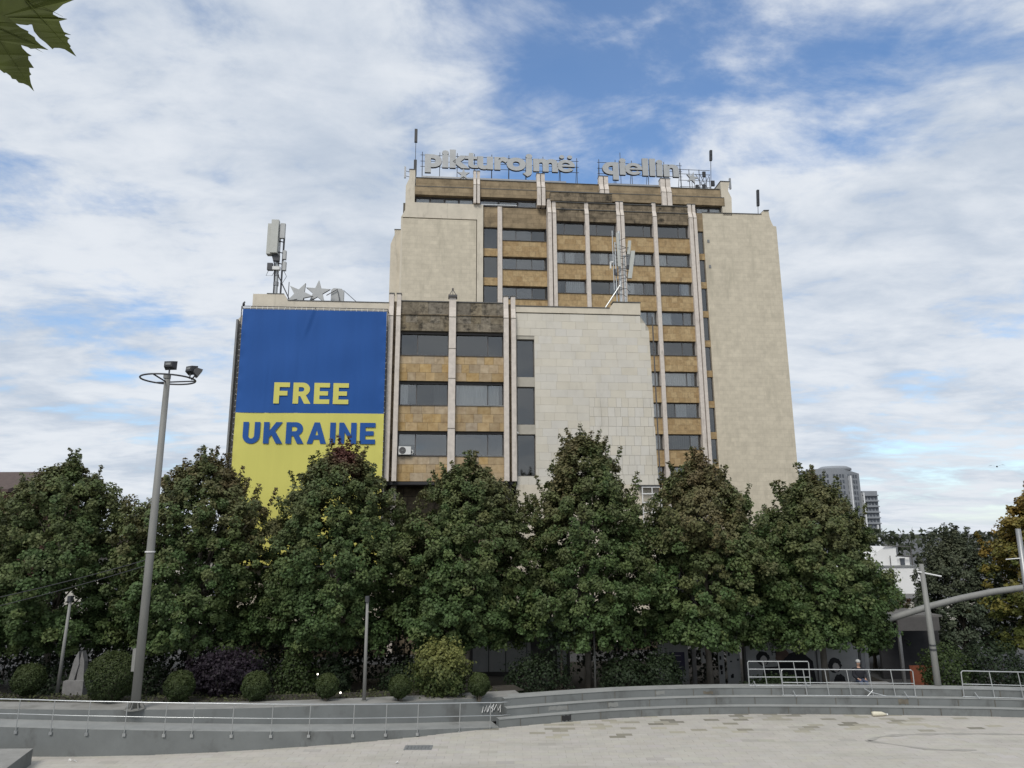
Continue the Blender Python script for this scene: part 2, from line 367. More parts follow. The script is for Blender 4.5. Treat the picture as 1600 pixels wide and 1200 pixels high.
# ------------------------------------------------------------------ ground and the sunken plaza
GZ = -0.6                       # street level behind the raised rim
CP = [(-40, 33.5), (-32, 30.2), (-26, 28.2), (-21, 27.2), (-16.79, 26.93), (-14.14, 26.95), (-10.96, 27.27), (-7.5, 27.97), (-4.42, 28.9), (-0.59, 30.34), (3.08, 31.44),
      (5.82, 32.0), (9.13, 32.28), (12.6, 32.18), (17.8, 31.8), (21.0, 31.42), (26, 30.5), (34, 28.3), (44, 24.5)]
def curve(cps, step=0.4):
    P = [Vector((x, y, 0)) for x, y in cps]; out = []
    for i in range(1, len(P) - 2):
        a, b, c, d = P[i - 1], P[i], P[i + 1], P[i + 2]
        k = max(2, int((c - b).length / step))
        for j in range(k):
            t = j / k
            out.append(0.5 * ((2 * b) + (c - a) * t + (2 * a - 5 * b + 4 * c - d) * t * t + (3 * b - a - 3 * c + d) * t ** 3))
    out.append(P[-2]); return out
RIM = curve(CP)
RN = []
for i in range(len(RIM)):
    d = (RIM[min(i + 1, len(RIM) - 1)] - RIM[max(i - 1, 0)]).normalized(); RN.append(Vector((-d.y, d.x, 0)))
RX = [p.x for p in RIM]
def ramp_h(x): return float(np.interp(x, [-34, -26, -16.8, -14.1, -10.96, -7.1, -4.4, -0.6], [1.25, 1.12, 0.93, 0.85, 0.71, 0.476, 0.29, 0.012]))
def terr_h(x): return float(np.interp(x, [-34, -19, -14, -7, -4.4, -1.2, 0.4, 3], [1.36, 1.31, 1.27, 1.13, 1.05, 0.93, 0.893, 0.89]))
def rim_at(x, off):
    i = int(np.argmin([abs(p - x) for p in RX])); q = RIM[i] + RN[i] * off; return q
def rim_y(x): return float(np.interp(x, RX, [p.y for p in RIM]))
def strip(name, x0, x1, o0, z0, o1, z1, m):
    """A ruled strip along the rim between two offset/height profiles."""
    vs = []; fs = []
    for p, n in zip(RIM, RN):
        if p.x < x0 or p.x > x1: continue
        for o, z in ((o0, z0), (o1, z1)):
            ov = o(p.x) if callable(o) else o; zv = z(p.x) if callable(z) else z
            q = p + n * ov; vs.append((q.x, q.y, zv))
    for i in range(len(vs) // 2 - 1): fs.append((2 * i, 2 * i + 2, 2 * i + 3, 2 * i + 1))
    b = MB(); b.add(vs, fs); return b.build(name, m)

g = MB(); g.add([(-2500, -2500, GZ), (2500, -2500, GZ), (2500, 2500, GZ), (-2500, 2500, GZ)], [(0, 1, 2, 3)])
struct(g.build('ground', 'asphalt'))
# plaza floor: a bed under the pavers, reaching back past the camera
b = MB(); vs = [(p.x, p.y + 0.02, -0.012) for p in RIM]; k = len(vs)
vs += [(RX[-1], -30, -0.012), (RX[0], -30, -0.012)]; b.add(vs, [tuple(range(k + 1, -1, -1))])
plaza = struct(b.build('plaza_floor', 'paving_bed'))
# stone pavers as real pieces with open joints
vs = []; fs = []; tint = []
PW, PD = 0.6, 0.3
rp = random.Random(11)
for j in range(-2, 60):
    y0 = 15.6 + j * PD
    for i in range(-46, 50):
        x0 = i * PW + (0.3 if j % 2 else 0)
        top = min(rim_y(x0), rim_y(x0 + PW)) - 0.004
        if y0 + 0.012 > top or abs(x0) > 0.62 * (y0 + 12): continue
        x1 = x0 + PW - 0.006; y1 = min(y0 + PD - 0.006, rim_y(x0) - 0.004); y1b = min(y0 + PD - 0.006, rim_y(x1) - 0.004)
        z = rp.uniform(-0.002, 0.001); c = len(vs)
        vs += [(x0, y0, -0.028), (x1, y0, -0.028), (x1, y1b, -0.028), (x0, y1, -0.028), (x0, y0, z), (x1, y0, z + rp.uniform(-.002, .002)), (x1, y1b, z), (x0, y1, z)]
        fs += [tuple(q + c for q in f) for f in ((4, 5, 6, 7), (0, 1, 5, 4), (1, 2, 6, 5), (2, 3, 7, 6), (3, 0, 4, 7))]
        v = rp.gauss(1.0, 0.018); col = [v, v * rp.gauss(1, .008), v * rp.gauss(0.99, .015)]
        d = top - y0; xm = x0 + PW / 2
        wet = np.interp(xm, [-2, 2, 16, 20], [0, 1, 0.8, 0.12])          # mossy, dirty pavers in rows along the steps
        if d < 3.4 and rp.random() < (0.60 - 0.17 * d) * wet and (i % 4) != 0:
            k_ = rp.choice((rp.uniform(0.4, 0.6), rp.uniform(0.65, 0.92), rp.uniform(0.7, 0.92))); col = [k_, 0.985 * k_, 0.87 * k_]
        elif rp.random() < 0.02: col = [c_ * 0.86 for c_ in col]
        tint += [(*col, 1)] * 8
me = bpy.data.meshes.new('paver'); me.from_pydata(vs, [], fs); me.update()
ca = me.color_attributes.new('tint', 'FLOAT_COLOR', 'POINT'); ca.data.foreach_set('color', np.array(tint, np.float32).ravel())
pv = link('paver', me, 'paver'); pv.parent = plaza; stuff(pv)

struct(strip('ramp_wall', -34, -0.5, 0, -0.05, 0, ramp_h, 'grey_paint'))
struct(strip('ramp', -34, -0.5, 0, ramp_h, 1.05, ramp_h, 'grey_tread'))
struct(strip('retaining_wall', -34, 0.9, 1.05, lambda x: ramp_h(x) - 0.02, 1.05, terr_h, 'grey_paint'))
struct(strip('terrace_paving', -34, 0.9, 1.05, terr_h, 2.15, lambda x: terr_h(x) + 0.004, 'terrace_paving'))
STEP_R, STEP_T = 0.30, 0.37
for k in range(3):
    z0, z1, o = k * STEP_R, (k + 1) * STEP_R, k * STEP_T
    vs = []; fs = []
    wd = STEP_T + 0.02 if k < 2 else 0.75
    for p, n in zip(RIM, RN):
        if p.x < -0.85 + 0.3 * k or p.x > 38: continue
        for oo, zz in ((o, -0.05), (o, z1 - 0.025), (o - 0.018, z1 - 0.022), (o - 0.018, z1), (o + wd, z1), (o + wd, -0.6)):
            q = p + n * oo; vs.append((q.x, q.y, zz))
    m = 6
    for i in range(len(vs) // m - 1):
        for j in range(m - 1): fs.append((m * i + j, m * i + m + j, m * i + m + j + 1, m * i + j + 1))
    fs.append(tuple(range(m)))
    b = MB(); b.add(vs, fs); o_ = b.build('step', 'grey_paint')
    o_.data.materials.append(MATS['grey_tread'])
    for pol in o_.data.polygons:
        if pol.normal.z > 0.8: pol.material_index = 1
    struct(o_)
    xj = 0.4 + 0.5 * k
    while xj < 30:                                   # open joints between the cast units
        a = rim_at(xj, o - 0.004); jb = MB(); jb.box(a.x - 0.007, a.x + 0.007, a.y - 0.02, a.y + 0.03, z0 + 0.004, z1 - 0.026); jb.build('joint_line', 'joint', o_); xj += 1.6
    # repainted patches and dirt marks on the riser
    for (px_, w_, h0, h1, mt) in {0: ((9.8, 0.22, 0.02, 0.28, 'joint'), (2.05, 0.14, 0.01, 0.29, 'ink')),
                                   1: ((1.5, 0.75, 0.05, 0.27, 'patch_paint'), (3.9, 0.5, 0.03, 0.25, 'patch_paint'), (11.9, 0.4, 0.02, 0.28, 'joint'), (16.2, 0.55, 0.02, 0.28, 'joint')),
                                   2: ((7.0, 0.12, 0.02, 0.27, 'ink'), (8.2, 0.3, 0.03, 0.2, 'joint'), (9.0, 0.1, 0.02, 0.25, 'joint'), (10.6, 0.35, 0.04, 0.2, 'joint'), (6.1, 0.4, 0.05, 0.26, 'patch_paint'))}[k]:
        a = rim_at(px_, o - 0.006); c = rim_at(px_ + w_, o - 0.006)
        a.y -= 0.004; c.y -= 0.004
        rr = random.Random(int(px_ * 10)); pts = []
        for q in range(10):
            t = q / 9; pp = a.lerp(c, t); pts.append((pp.x, pp.y, z0 + h1 - rr.uniform(0, 0.06)))
        for q in range(10):
            t = 1 - q / 9; pp = a.lerp(c, t); pts.append((pp.x, pp.y, z0 + h0 + rr.uniform(0, 0.06)))
        mb = MB(); mb.add(pts, [tuple(range(19, -1, -1))]); mb.build('paint_patch', mt, o_)
struct(strip('planting_bed', -34, 1.2, 2.15, lambda x: terr_h(x) - 0.03, 3.9, lambda x: terr_h(x) - 0.12, 'soil'))
struct(strip('earth_bank', -34, 1.2, 3.9, lambda x: terr_h(x) - 0.12, 6.6, GZ + 0.004, 'soil'))
struct(strip('path', -0.3, 38, 1.45, GZ + 0.014, 5.5, GZ + 0.014, 'soil'))
# graffiti tag where the ramp ends
def scribble(pts_xz, x, off, z, name, m, parent=None):
    a = rim_at(x, off); i = int(np.argmin([abs(p - x) for p in RX])); t = Vector((RN[i].y, -RN[i].x, 0))
    mb = MB()
    for pl in pts_xz:
        P = [(a.x + t.x * u - RN[i].x * 0.012, a.y + t.y * u - RN[i].y * 0.012, z + v) for u, v in pl]
        mb.tube(P, 0.02, 5)
    return mb.build(name, m, parent)
gr = scribble([[(0, .1), (.05, .32), (.1, .12), (.2, .36), (.22, .1)], [(.25, .12), (.32, .34), (.36, .2), (.5, .38), (.42, .08)], [(.5, .15), (.62, .36), (.68, .12), (.8, .33), (.78, .05)]],
              -0.85, 1.0, 0.28, 'graffiti_tag', 'white_paint')
tag(gr, 'white scribbled graffiti tag on the grey wall where the ramp railing ends', 'graffiti')

# low raised block at the near left corner of the plaza
b = MB(); poly = [(-24, 26.05), (-16.3, 26.05), (-15.75, 24.0), (-15.2, 22.0), (-24, 22.0)]
n = len(poly); b.add([(x, y, -0.03) for x, y in poly] + [(x, y, 0.5) for x, y in poly], [tuple(range(n - 1, -1, -1))[::-1], tuple(range(2 * n - 1, n - 1, -1))] + [((i + 1) % n, i, i + n, (i + 1) % n + n)[::-1] for i in range(n)])
o_ = b.build('platform', 'grey_paint'); o_.data.materials.append(MATS['terrace_paving'])
for pol in o_.data.polygons:
    if abs(pol.normal.z) > 0.8: pol.material_index = 1
struct(o_)

# ------------------------------------------------------------------ windows (shared by both hotel blocks)
def window(par, O, u0, u1, z0, z1, w, splits, rng, recess_mat='frame_metal', glass='glass', curtains=0.6, fr=0.06, blind=None, name='window'):
    """A window in a u-z opening: the frame is the part; panes, mullions and curtains are its sub-parts."""
    f = MB(O)
    f.box(u0, u1, w - 0.05, w + 0.06, z0, z0 + fr).box(u0, u1, w - 0.05, w + 0.06, z1 - fr, z1)
    f.box(u0, u0 + fr, w - 0.05, w + 0.06, z0 + fr, z1 - fr).box(u1 - fr, u1, w - 0.05, w + 0.06, z0 + fr, z1 - fr)
    for s in splits:
        c = u0 + (u1 - u0) * s; f.box(c - fr * 0.6, c + fr * 0.6, w - 0.05, w + 0.06, z0 + fr, z1 - fr)
    wo = f.build(name, recess_mat, par)
    e = [0] + list(splits) + [1]
    for a, c in zip(e[:-1], e[1:]):
        a_ = u0 + (u1 - u0) * a + fr * 0.55; c_ = u0 + (u1 - u0) * c - fr * 0.55
        p = MB(O); p.box(a_, c_, w - 0.008, w + 0.008, z0 + fr * 0.9, z1 - fr * 0.9)
        tu, tz = rng.uniform(-.02, .02), rng.uniform(-.022, .022)
        p.v = [(x, y + tu * ((x + O[0] - a_) / (c_ - a_) - .5) + tz * ((z + O[2] - z0) / (z1 - z0) - .5), z) for x, y, z in p.v]
        p.build('pane', glass if rng.random() > 0.18 else 'glass_dark', wo)
        if blind and rng.random() < blind[0]:
            q = MB(O); zb = z0 + (z1 - z0) * blind[1]; q.box(a_, c_, w + 0.12, w + 0.14, zb, z1); q.build('blind', 'blind', wo)
        elif rng.random() < curtains:
            s0 = rng.choice([0, 0, 0.25, 0.55]); s1 = rng.choice([1, 1, 0.75, 0.5]) if s0 == 0 else 1
            x0 = a_ + (c_ - a_) * s0; x1 = a_ + (c_ - a_) * s1; k = max(6, int((x1 - x0) / 0.06)); vs = []; fs = []
            ph = rng.uniform(0, 6)
            for i in range(k + 1):
                x = x0 + (x1 - x0) * i / k; yy = w + 0.12 + 0.04 * math.sin(i * 1.7 + ph) * rng.uniform(.5, 1)
                vs += [(x, yy, z0), (x, yy, z1)]
            fs = [(2 * i, 2 * i + 2, 2 * i + 3, 2 * i + 1) for i in range(k)]
            q = MB(O); q.add(vs, fs); q.build('curtain', 'curtain', wo)
    return wo

SLAB = {}
def slab_mesh(m):
    """Unit stone slab with chipped-off edges; scaled per piece, mesh shared."""
    if m not in SLAB:
        e = 0.004; vs = [(0, 1, 0), (1, 1, 0), (1, 1, 1), (0, 1, 1), (0, .35, 0), (1, .35, 0), (1, .35, 1), (0, .35, 1), (e, 0, e), (1 - e, 0, e), (1 - e, 0, 1 - e), (e, 0, 1 - e)]
        fs = [(0, 4, 7, 3), (5, 1, 2, 6), (7, 6, 2, 3), (0, 1, 5, 4), (4, 5, 9, 8), (5, 6, 10, 9), (6, 7, 11, 10), (7, 4, 8, 11), (8, 9, 10, 11)]
        me = bpy.data.meshes.new('slab'); me.from_pydata(vs, [], fs); me.materials.append(MATS[m]); SLAB[m] = me
    return SLAB[m]
def slabs(par, O, u0, u1, z0, z1, w, rows, avg, m, rng, holes=(), gap=0.010, depth=0.04, upper=None, name='slab'):
    hz = (z1 - z0) / rows
    for r in range(rows):
        x = u0; za = z0 + r * hz
        first = True
        while x < u1 - 0.05:
            wd = avg * rng.uniform(0.72, 1.3) * (0.6 if first and r % 2 else 1); first = False
            xe = x + wd
            if u1 - xe < avg * 0.4: xe = u1
            segs = [(x, xe)]
            for (h0, h1, g0, g1) in holes:
                if za + hz > g0 + 0.02 and za < g1 - 0.02:
                    segs = [t for s in segs for t in ((s[0], min(s[1], h0)), (max(s[0], h1), s[1])) if t[1] - t[0] > 0.05]
            for s0, s1 in segs:
                lo, hi = za, za + hz
                for (h0, h1, g0, g1) in holes: pass
                e1 = min(s1, upper(hi)) if upper else s1
                if e1 - s0 < 0.1: continue
                o = bpy.data.objects.new(name, slab_mesh(m)); COL.objects.link(o); o.parent = par
                pr = rng.uniform(-0.006, 0.008)
                o.location = (s0 + gap / 2 - O[0], w - depth - pr - O[1], lo + gap / 2 - O[2]); o.scale = (e1 - s0 - gap, depth + pr, hi - lo - gap)
            x = xe

def column(par, O, u0, u1, wf, wb, z0, z1, zh, lean, name='column', m='column_concrete', joint=None):
    """Concrete fin: straight shaft with a head that leans back above zh."""
    c = MB(O); c.prism_yz([(wf, z0), (wf, zh), (wf + lean, zh + (z1 - zh) * 0.45), (wf + lean, z1), (wb, z1), (wb, z0)], u0, u1)
    o = c.build(name, m, par)
    if joint:
        for zj in joint:
            q = MB(O); q.box(u0 - 0.012, u1 + 0.012, wf - 0.012, wb, zj - 0.022, zj + 0.022); q.build('joint_band', 'joint', o)
    cap = MB(O); cap.box(u0 - 0.03, u1 + 0.03, wf + lean - 0.04, wb, z1, z1 + 0.07); cap.build('cap', 'flashing', o)
    return o

# ------------------------------------------------------------------ hotel, front block
FO = (0.0, 50.0, GZ)
front = thing('hotel_building', 'lower front block of the hotel with two window bays, fins and a pale stone wall', 'building', uw(0, 50, GZ), PSI)
rw = random.Random(21)
b = MB(FO); b.box(-14.2, 14.6, 51.4, 63, 11.0, 23.6); b.build('core', 'dark_interior', front)
b = MB(FO); b.box(-14.1, 14.5, 50.5, 64, 23.62, 23.72); b.build('roof', 'roof_felt', front)
b = MB(FO); b.prism_xz([(-14.85, 2), (-14.85, 22.6), (-13.95, 23.6), (-13.95, 24.5), (-11.76, 24.52), (-11.5, 24.05), (-4.27, 24.05), (-4.27, 2)], 50.0, 50.6)
lw = b.build('wall', 'cream_stone', front)
b = MB(FO); b.box(-13.0, -11.8, 49.98, 50.7, 24.52, 24.58).box(-11.5, -4.27, 49.96, 50.7, 24.05, 24.10); b.build('flashing', 'flashing', lw)
b = MB(FO); b.prism_xz([(-14.85, 2), (-14.85, 22.6), (-13.95, 23.6), (-13.95, 24.0)] + [(-13.9, 24.0), (-13.9, 2)], 50.6, 64); b.build('wall', 'cream_stone', front)
# bays
CW = 49.6
for (a, c) in ((-4.25, -3.93), (-3.72, -3.41), (4.07, 4.42), (4.62, 4.94)):
    column(front, FO, a, c, CW, 50.25, 11.12, 24.7, 22.95, 0.22, joint=(22.97,))
mid = column(front, FO, 0.08, 0.58, CW, 50.25, 11.12, 24.62, 22.95, 0.1, joint=(22.97, 18.4, 20.6, 14.8))
q = MB(FO); q.box(0.0, 0.66, 49.55, 50.2, 24.5, 24.66)
for s in (-1, 1): q.tube([(0.33 + s * 0.26, 49.75, 24.66), (0.33, 49.75, 25.12)], 0.025, 6).tube([(0.33, 49.75 + s * .2, 24.66), (0.33, 49.75, 25.12)], 0.025, 6)
q.ball((0.33, 49.75, 25.16), 0.07); q.build('finial', 'frame_metal', mid)
for (a, c) in ((-3.93, -3.72), (4.42, 4.62)):
    q = MB(FO); q.box(a - 0.02, c + 0.02, 50.08, 50.3, 11.1, 24.2); q.build('recess_strip', 'weathered_panels', front)
BAYS = ((-3.41, 0.08), (0.58, 4.07))
ROWS = ((20.15, 21.99), (16.50, 18.27), (12.90, 14.66))
SP = ((18.27, 20.15), (14.66, 16.50), (11.13, 12.90))
for bi, (a, c) in enumerate(BAYS):
    # weathered parapet with its drip ledge
    q = MB(FO); q.box(a, c, 50.045, 50.4, 21.99, 24.22); pp = q.build('parapet', 'joint', front)
    slabs(pp, FO, a, c, 21.99, 23.22, 50.045, 2, 0.8, 'weathered_slab', rw); slabs(pp, FO, a, c, 23.22, 24.2, 50.02, 1, 1.0, 'weathered_slab', rw)
    q = MB(FO); q.box(a, c, 49.93, 50.02, 23.18, 23.25); q.build('ledge', 'weathered_panels', pp)
    q = MB(FO); q.box(a, c, 49.93, 50.5, 24.2, 24.27); q.build('coping', 'flashing', pp)
    for ri, (z0, z1) in enumerate(SP):
        q = MB(FO); q.box(a, c, 50.045, 50.75, z0, z1); spd = q.build('spandrel', 'joint', front)
        slabs(spd, FO, a, c, z0, z1, 50.045, 3, 0.72, 'tan_slab', rw)
        q = MB(FO); q.box(a, c, 49.95, 50.7, z1 - 0.03, z1 + 0.035); q.build('sill', 'frame_grey' if (ri, bi) in ((1, 1), (2, 1)) else 'frame_metal', spd)
    for ri, (z0, z1) in enumerate(ROWS):
        sp_ = [0.35] if bi == 0 else [0.68]
        q = MB(FO); q.box(a, c, 50.32, 50.8, z1 - 0.16, z1 + 0.1); q.build('head_shade_bar', 'frame_metal', front)  # dark bar put in for the shade at the window heads
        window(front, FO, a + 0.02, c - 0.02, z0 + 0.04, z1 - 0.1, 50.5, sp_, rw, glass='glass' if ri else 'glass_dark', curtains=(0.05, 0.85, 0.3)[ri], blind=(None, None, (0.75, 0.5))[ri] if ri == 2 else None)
q = MB(FO); q.box(-4.3, 5.0, 49.95, 62, 10.9, 11.1); q.build('soffit', 'dark_interior', front)
for u in (-3.66, 4.5):
    q = MB(FO); q.box(u - 0.18, u + 0.18, 50.9, 51.3, GZ, 10.9); q.build('pillar', 'column_concrete', front)
# pale stone wall on the right, clad in slabs
NARROW = ((18.66, 21.52), (15.17, 17.95), (11.5, 14.48))
q = MB(FO)
ue = lambda z: 14.37 if z > 23.5 else (14.37 + (23.5 - z) / 0.95 * 0.63 if z > 22.55 else 15.0 + (22.55 - z) * 0.016)
q.box(4.94, 5.04, 50.05, 50.5, 2, 23.5).box(6.33, 14.3, 50.05, 50.5, 2, 23.5)
q.prism_xz([(14.3, 2), (14.3, 23.5), (14.36, 23.5), (14.98, 22.55), (15.16, 11.5), (15.16, 2)], 50.05, 62)
zz = [2] + [v for p in NARROW[::-1] for v in p] + [23.5]
for i in range(0, len(zz), 2): q.box(5.04, 6.33, 50.05, 50.5, zz[i], zz[i + 1])
pw = q.build('wall', 'pale_joint', front)
HOL = [(5.02, 6.35, a - 0.02, c + 0.02) for a, c in NARROW]
slabs(pw, FO, 4.95, 15.3, 17.2, 23.5, 50.05, 11, 1.0, 'pale_slab', rw, holes=HOL, upper=ue, gap=0.003, name='cladding_tile')
slabs(pw, FO, 4.95, 10.3, 10.9, 17.2, 50.05, 11, 1.0, 'pale_slab', rw, holes=HOL, upper=ue, gap=0.003, name='cladding_tile')
q = MB(FO); q.box(10.3, 15.05, 50.03, 50.052, 10.9, 17.2); q.build('joint_bed', 'joint', pw)
slabs(pw, FO, 10.3, 15.3, 10.9, 17.2, 50.05, 9, 0.52, 'pale_slab', rw, upper=ue, gap=0.011, name='cladding_tile')
q = MB(FO); q.box(4.95, 15.2, 50.0, 50.06, 2, 10.9); q.build('lower_wall', 'cream_stone', pw)
q = MB(FO); q.prism_xz([(4.95, 23.56), (4.95, 24.0), (12.05, 24.02), (12.35, 24.45), (14.40, 24.5), (14.40, 23.56)], 49.95, 50.6); pr = q.build('parapet', 'cream_stone', front)
q = MB(FO); q.box(4.95, 12.05, 49.9, 50.65, 24.02, 24.07).box(12.3, 14.44, 49.9, 50.65, 24.5, 24.55); q.build('coping', 'flashing', pr)
for a, c in NARROW:
    window(front, FO, 5.05, 6.32, a, c, 50.32, [], rw, glass='glass_dark', curtains=0.0, blind=(0.0, .5))
q = MB(FO); q.tube([uw_ for uw_ in ((15.27, 49.9, 23.4), (15.27, 49.9, 10))], 0.05, 8); q.build('drain_pipe', 'frame_metal', front)
q = MB(FO); q.tube([(5.0, 49.9, 14.6), (5.05, 49.62, 14.52)], 0.05, 8); q.build('security_camera', 'white_plastic', front)
# white steel lattice on the corner above the podium
q = MB(FO)
for u in (13.8, 14.5, 15.15): q.box(u - 0.03, u + 0.03, 49.4, 49.46, 6, 10.72)
for z in (10.66, 10.2, 9.6, 8.9): q.box(13.75, 15.2, 49.39, 49.47, z, z + 0.07)
q.build('steel_lattice', 'white_paint', front)
q = MB(FO); q.box(13.6, 15.25, 49.35, 49.95, 10.76, 10.84); q.build('lattice_roof', 'dark_steel', front)
# podium below, behind the trees
q = MB(FO); q.box(-14.6, 15.2, 52.2, 64, GZ, 10.95); q.build('podium_wall', 'weathered_panels', front)
for i in range(9):
    u = -13.8 + i * 3.2
    window(front, FO, u, u + 2.6, 1.0, 4.6, 52.1, [0.5], rw, glass='glass_dark', curtains=0.0)
# air conditioner on the sill of the lowest left window
ac = thing('air_conditioner', 'white air conditioning unit on the sill of the lowest left window', 'air conditioner', uw(-2.84, 50.0, 12.93), PSI)
AO = (-2.84, 50.0, 12.93)
q = MB(AO); q.box(-3.3, -2.45, 49.72, 50.02, 12.97, 13.53); bd = q.build('casing', 'white_plastic', ac)
q = MB(AO); q.add([(-3.03 + 0.24 * math.cos(t * math.pi / 12), 49.712, 13.25 + 0.24 * math.sin(t * math.pi / 12)) for t in range(24)], [tuple(range(24))]); q.build('fan_grille', 'frame_metal', ac)
q = MB(AO)
for rr in (0.08, 0.16, 0.225): q.tube([(-3.03 + rr * math.cos(t * math.pi / 8), 49.70, 13.25 + rr * math.sin(t * math.pi / 8)) for t in range(17)], 0.008, 5)
q.tube([(-3.03, 49.70, 13.25), (-3.03, 49.69, 13.25)], 0.05, 8); q.build('fan_guard', 'frame_grey', ac)
q = MB(AO); q.tube([(-2.45, 49.85, 13.3), (-2.32, 49.8, 13.25), (-2.3, 49.8, 13.08), (-2.42, 49.85, 12.99)], 0.03, 6); q.build('hose', 'white_plastic', ac)
q = MB(AO); q.box(-3.25, -3.15, 49.7, 50.05, 12.93, 12.97).box(-2.6, -2.5, 49.7, 50.05, 12.93, 12.97); q.build('bracket', 'frame_metal', ac)

# ------------------------------------------------------------------ banner
BO = (-9.4, 49.3, 5.0)
ban = thing('banner', 'huge blue and yellow banner reading FREE UKRAINE on a steel frame', 'banner', uw(-9.4, 49.3, 5.0), PSI)
def cloth(u0, u1, z0, z1, nu, nz, seed):
    r = np.random.RandomState(seed); vs = []; fs = []
    for j in range(nz + 1):
        for i in range(nu + 1):
            s, t = i / nu, j / nz; u = u0 + (u1 - u0) * s; z = z0 + (z1 - z0) * t
            w = 49.22 + 0.03 * math.sin(s * 9 + t * 3) * math.sin(t * 5 + s * 2) + 0.014 * math.sin(t * 14 - s * 5) + 0.02 * math.exp(-((s % 0.2) / 0.012) ** 2) * math.sin(t * 3 + 1)
            k = (u + 10.05) - (z - 21.3) * 0.28                                     # a long diagonal crease near the top edge
            if z > 20.8: w -= 0.05 * math.exp(-(k / 0.10) ** 2) * min(1, (z - 20.8)) - 0.04 * math.exp(-((k - 0.28) / 0.1) ** 2) * min(1, (z - 20.8))
            edge = min(s, 1 - s) * (u1 - u0)
            if edge < 0.3: w += 0.012 * math.sin(z * 5.2)
            vs.append((u, w, z))
    for j in range(nz):
        for i in range(nu):
            a = j * (nu + 1) + i; fs.append((a, a + 1, a + nu + 2, a + nu + 1))
    return vs, fs
q = MB(BO); q.add(*cloth(-14.34, -4.36, 15.73, 23.12, 80, 50, 1)); q.build('upper_sheet', 'banner_blue', ban, smooth=True)
q = MB(BO); q.add(*cloth(-14.32, -4.34, 5.6, 15.73, 60, 40, 2)); q.build('lower_sheet', 'banner_yellow', ban, smooth=True)
q = MB(BO)
for u in (-14.46, -4.29): q.tube([(u, 49.3, 5.2), (u, 49.3, 23.34)], 0.035, 8)
for z in (23.34, 14.5, 5.5): q.tube([(-14.46, 49.3, z), (-4.29, 49.3, z)], 0.03, 8)
for z in (6, 10, 14.5, 19, 23.3):
    for u in (-14.46, -9.4, -4.29): q.tube([(u, 49.3, z), (u, 50.0, z)], 0.025, 6)
q.build('frame', 'dark_steel', ban)
q = MB(BO); q.box(-14.42, -4.33, 49.26, 49.27, 23.10, 23.22); q.build('hem', 'frame_grey', ban)
q = MB(BO); rl = random.Random(31)
for i in range(26):
    u = -14.2 + i * 0.385; q.tube([(u, 49.2, 23.1), (u + rl.uniform(-.08, .08), 49.29, 23.34)], 0.014, 5)
for i in range(44):
    z = 5.9 + i * 0.395
    for (ua, ub) in ((-14.34, -14.46), (-4.36, -4.29)): q.tube([(ua, 49.2, z), (ub, 49.28, z + rl.uniform(-.08, .08))], 0.014, 5)
stuff(q.build('lacing', 'white_plastic', ban))
q = MB(BO)
for u in (-14.75,): q.box(u - 0.06, u + 0.06, 49.4, 49.9, 5, 22.4)
q.build('side_post', 'frame_grey', ban)
# lettering: flat polygons a few millimetres in front of the cloth
def L_poly(ch):
    """Bold upright capitals on a unit-high grid: list of (outer loop, hole loops), advance width."""
    t = 0.27
    def arc(cx_, cz_, rx, rz, a0, a1, n=8): return [(cx_ + rx * math.cos(rad(a0 + (a1 - a0) * i / n)), cz_ + rz * math.sin(rad(a0 + (a1 - a0) * i / n))) for i in range(n + 1)]
    if ch == 'F': return [[(0, 0), (t, 0), (t, .38), (.66, .38), (.66, .60), (t, .60), (t, .78), (.76, .78), (.76, 1), (0, 1)]], .76
    if ch == 'E': return [[(0, 0), (.76, 0), (.76, .215), (t, .215), (t, .40), (.68, .40), (.68, .605), (t, .605), (t, .785), (.76, .785), (.76, 1), (0, 1)]], .76
    if ch == 'I': return [[(0, 0), (t, 0), (t, 1), (0, 1)]], t
    if ch == 'N': return [[(0, 0), (t, 0), (t, .56), (.62, 0), (.85, 0), (.85, 1), (.85 - t, 1), (.85 - t, .44), (.23, 1), (0, 1)]], .85
    if ch == 'U':
        o = [(0, 1), (0, .36)] + arc(.41, .37, .41, .38, 180, 360, 12)[1:] + [(.82, 1), (.82 - t, 1), (.82 - t, .37)] + arc(.41, .37, .14, .145, 360, 180, 8)[1:] + [(t, 1)]
        return [o], .82
    if ch == 'K': return [[(0, 0), (t, 0), (t, .27), (.38, .41), (.62, 0), (.93, 0), (.56, .58), (.90, 1), (.58, 1), (t, .585), (t, 1), (0, 1)]], .91
    if ch == 'A':
        return [[(0, 0), (.27, 0), (.335, .20), (.60, .20), (.665, 0), (.94, 0), (.60, 1), (.34, 1)], [(.40, .40), (.47, .645), (.54, .40)]], .94
    if ch == 'R':
        o = [(0, 0), (t, 0), (t, .36), (.36, .36), (.56, 0), (.87, 0), (.62, .415)] + arc(.47, .685, .345, .315, -58, 90, 10) + [(0, 1)]
        h = [(t, .575), (t, .785), (.43, .785)] + arc(.43, .68, .11, .105, 90, -90, 6)[1:-1] + [(.43, .575)]
        return [o, h], .85
from mathutils.geometry import tessellate_polygon
def letter(par, O, ch, u, z, h, sx_, w, m, thick=0.004):
    loops, wd = L_poly(ch)
    L3 = [[Vector((x, y, 0)) for x, y in lp] for lp in loops]; tri = tessellate_polygon(L3); flat = [p for lp in loops for p in lp]
    k = len(flat); vs = [(u + x * h * sx_, w, z + y * h) for x, y in flat] + [(u + x * h * sx_, w + thick, z + y * h) for x, y in flat]
    fs = []
    for t in tri:
        a, b_, c = (Vector(flat[i]) for i in t)
        if (b_ - a).cross(c - a) < 0: t = t[::-1]
        fs.append(tuple(t)); fs.append(tuple(i + k for i in t[::-1]))
    q = MB(O); q.add(vs, fs); q.build('letter', m, par); return wd * h * sx_
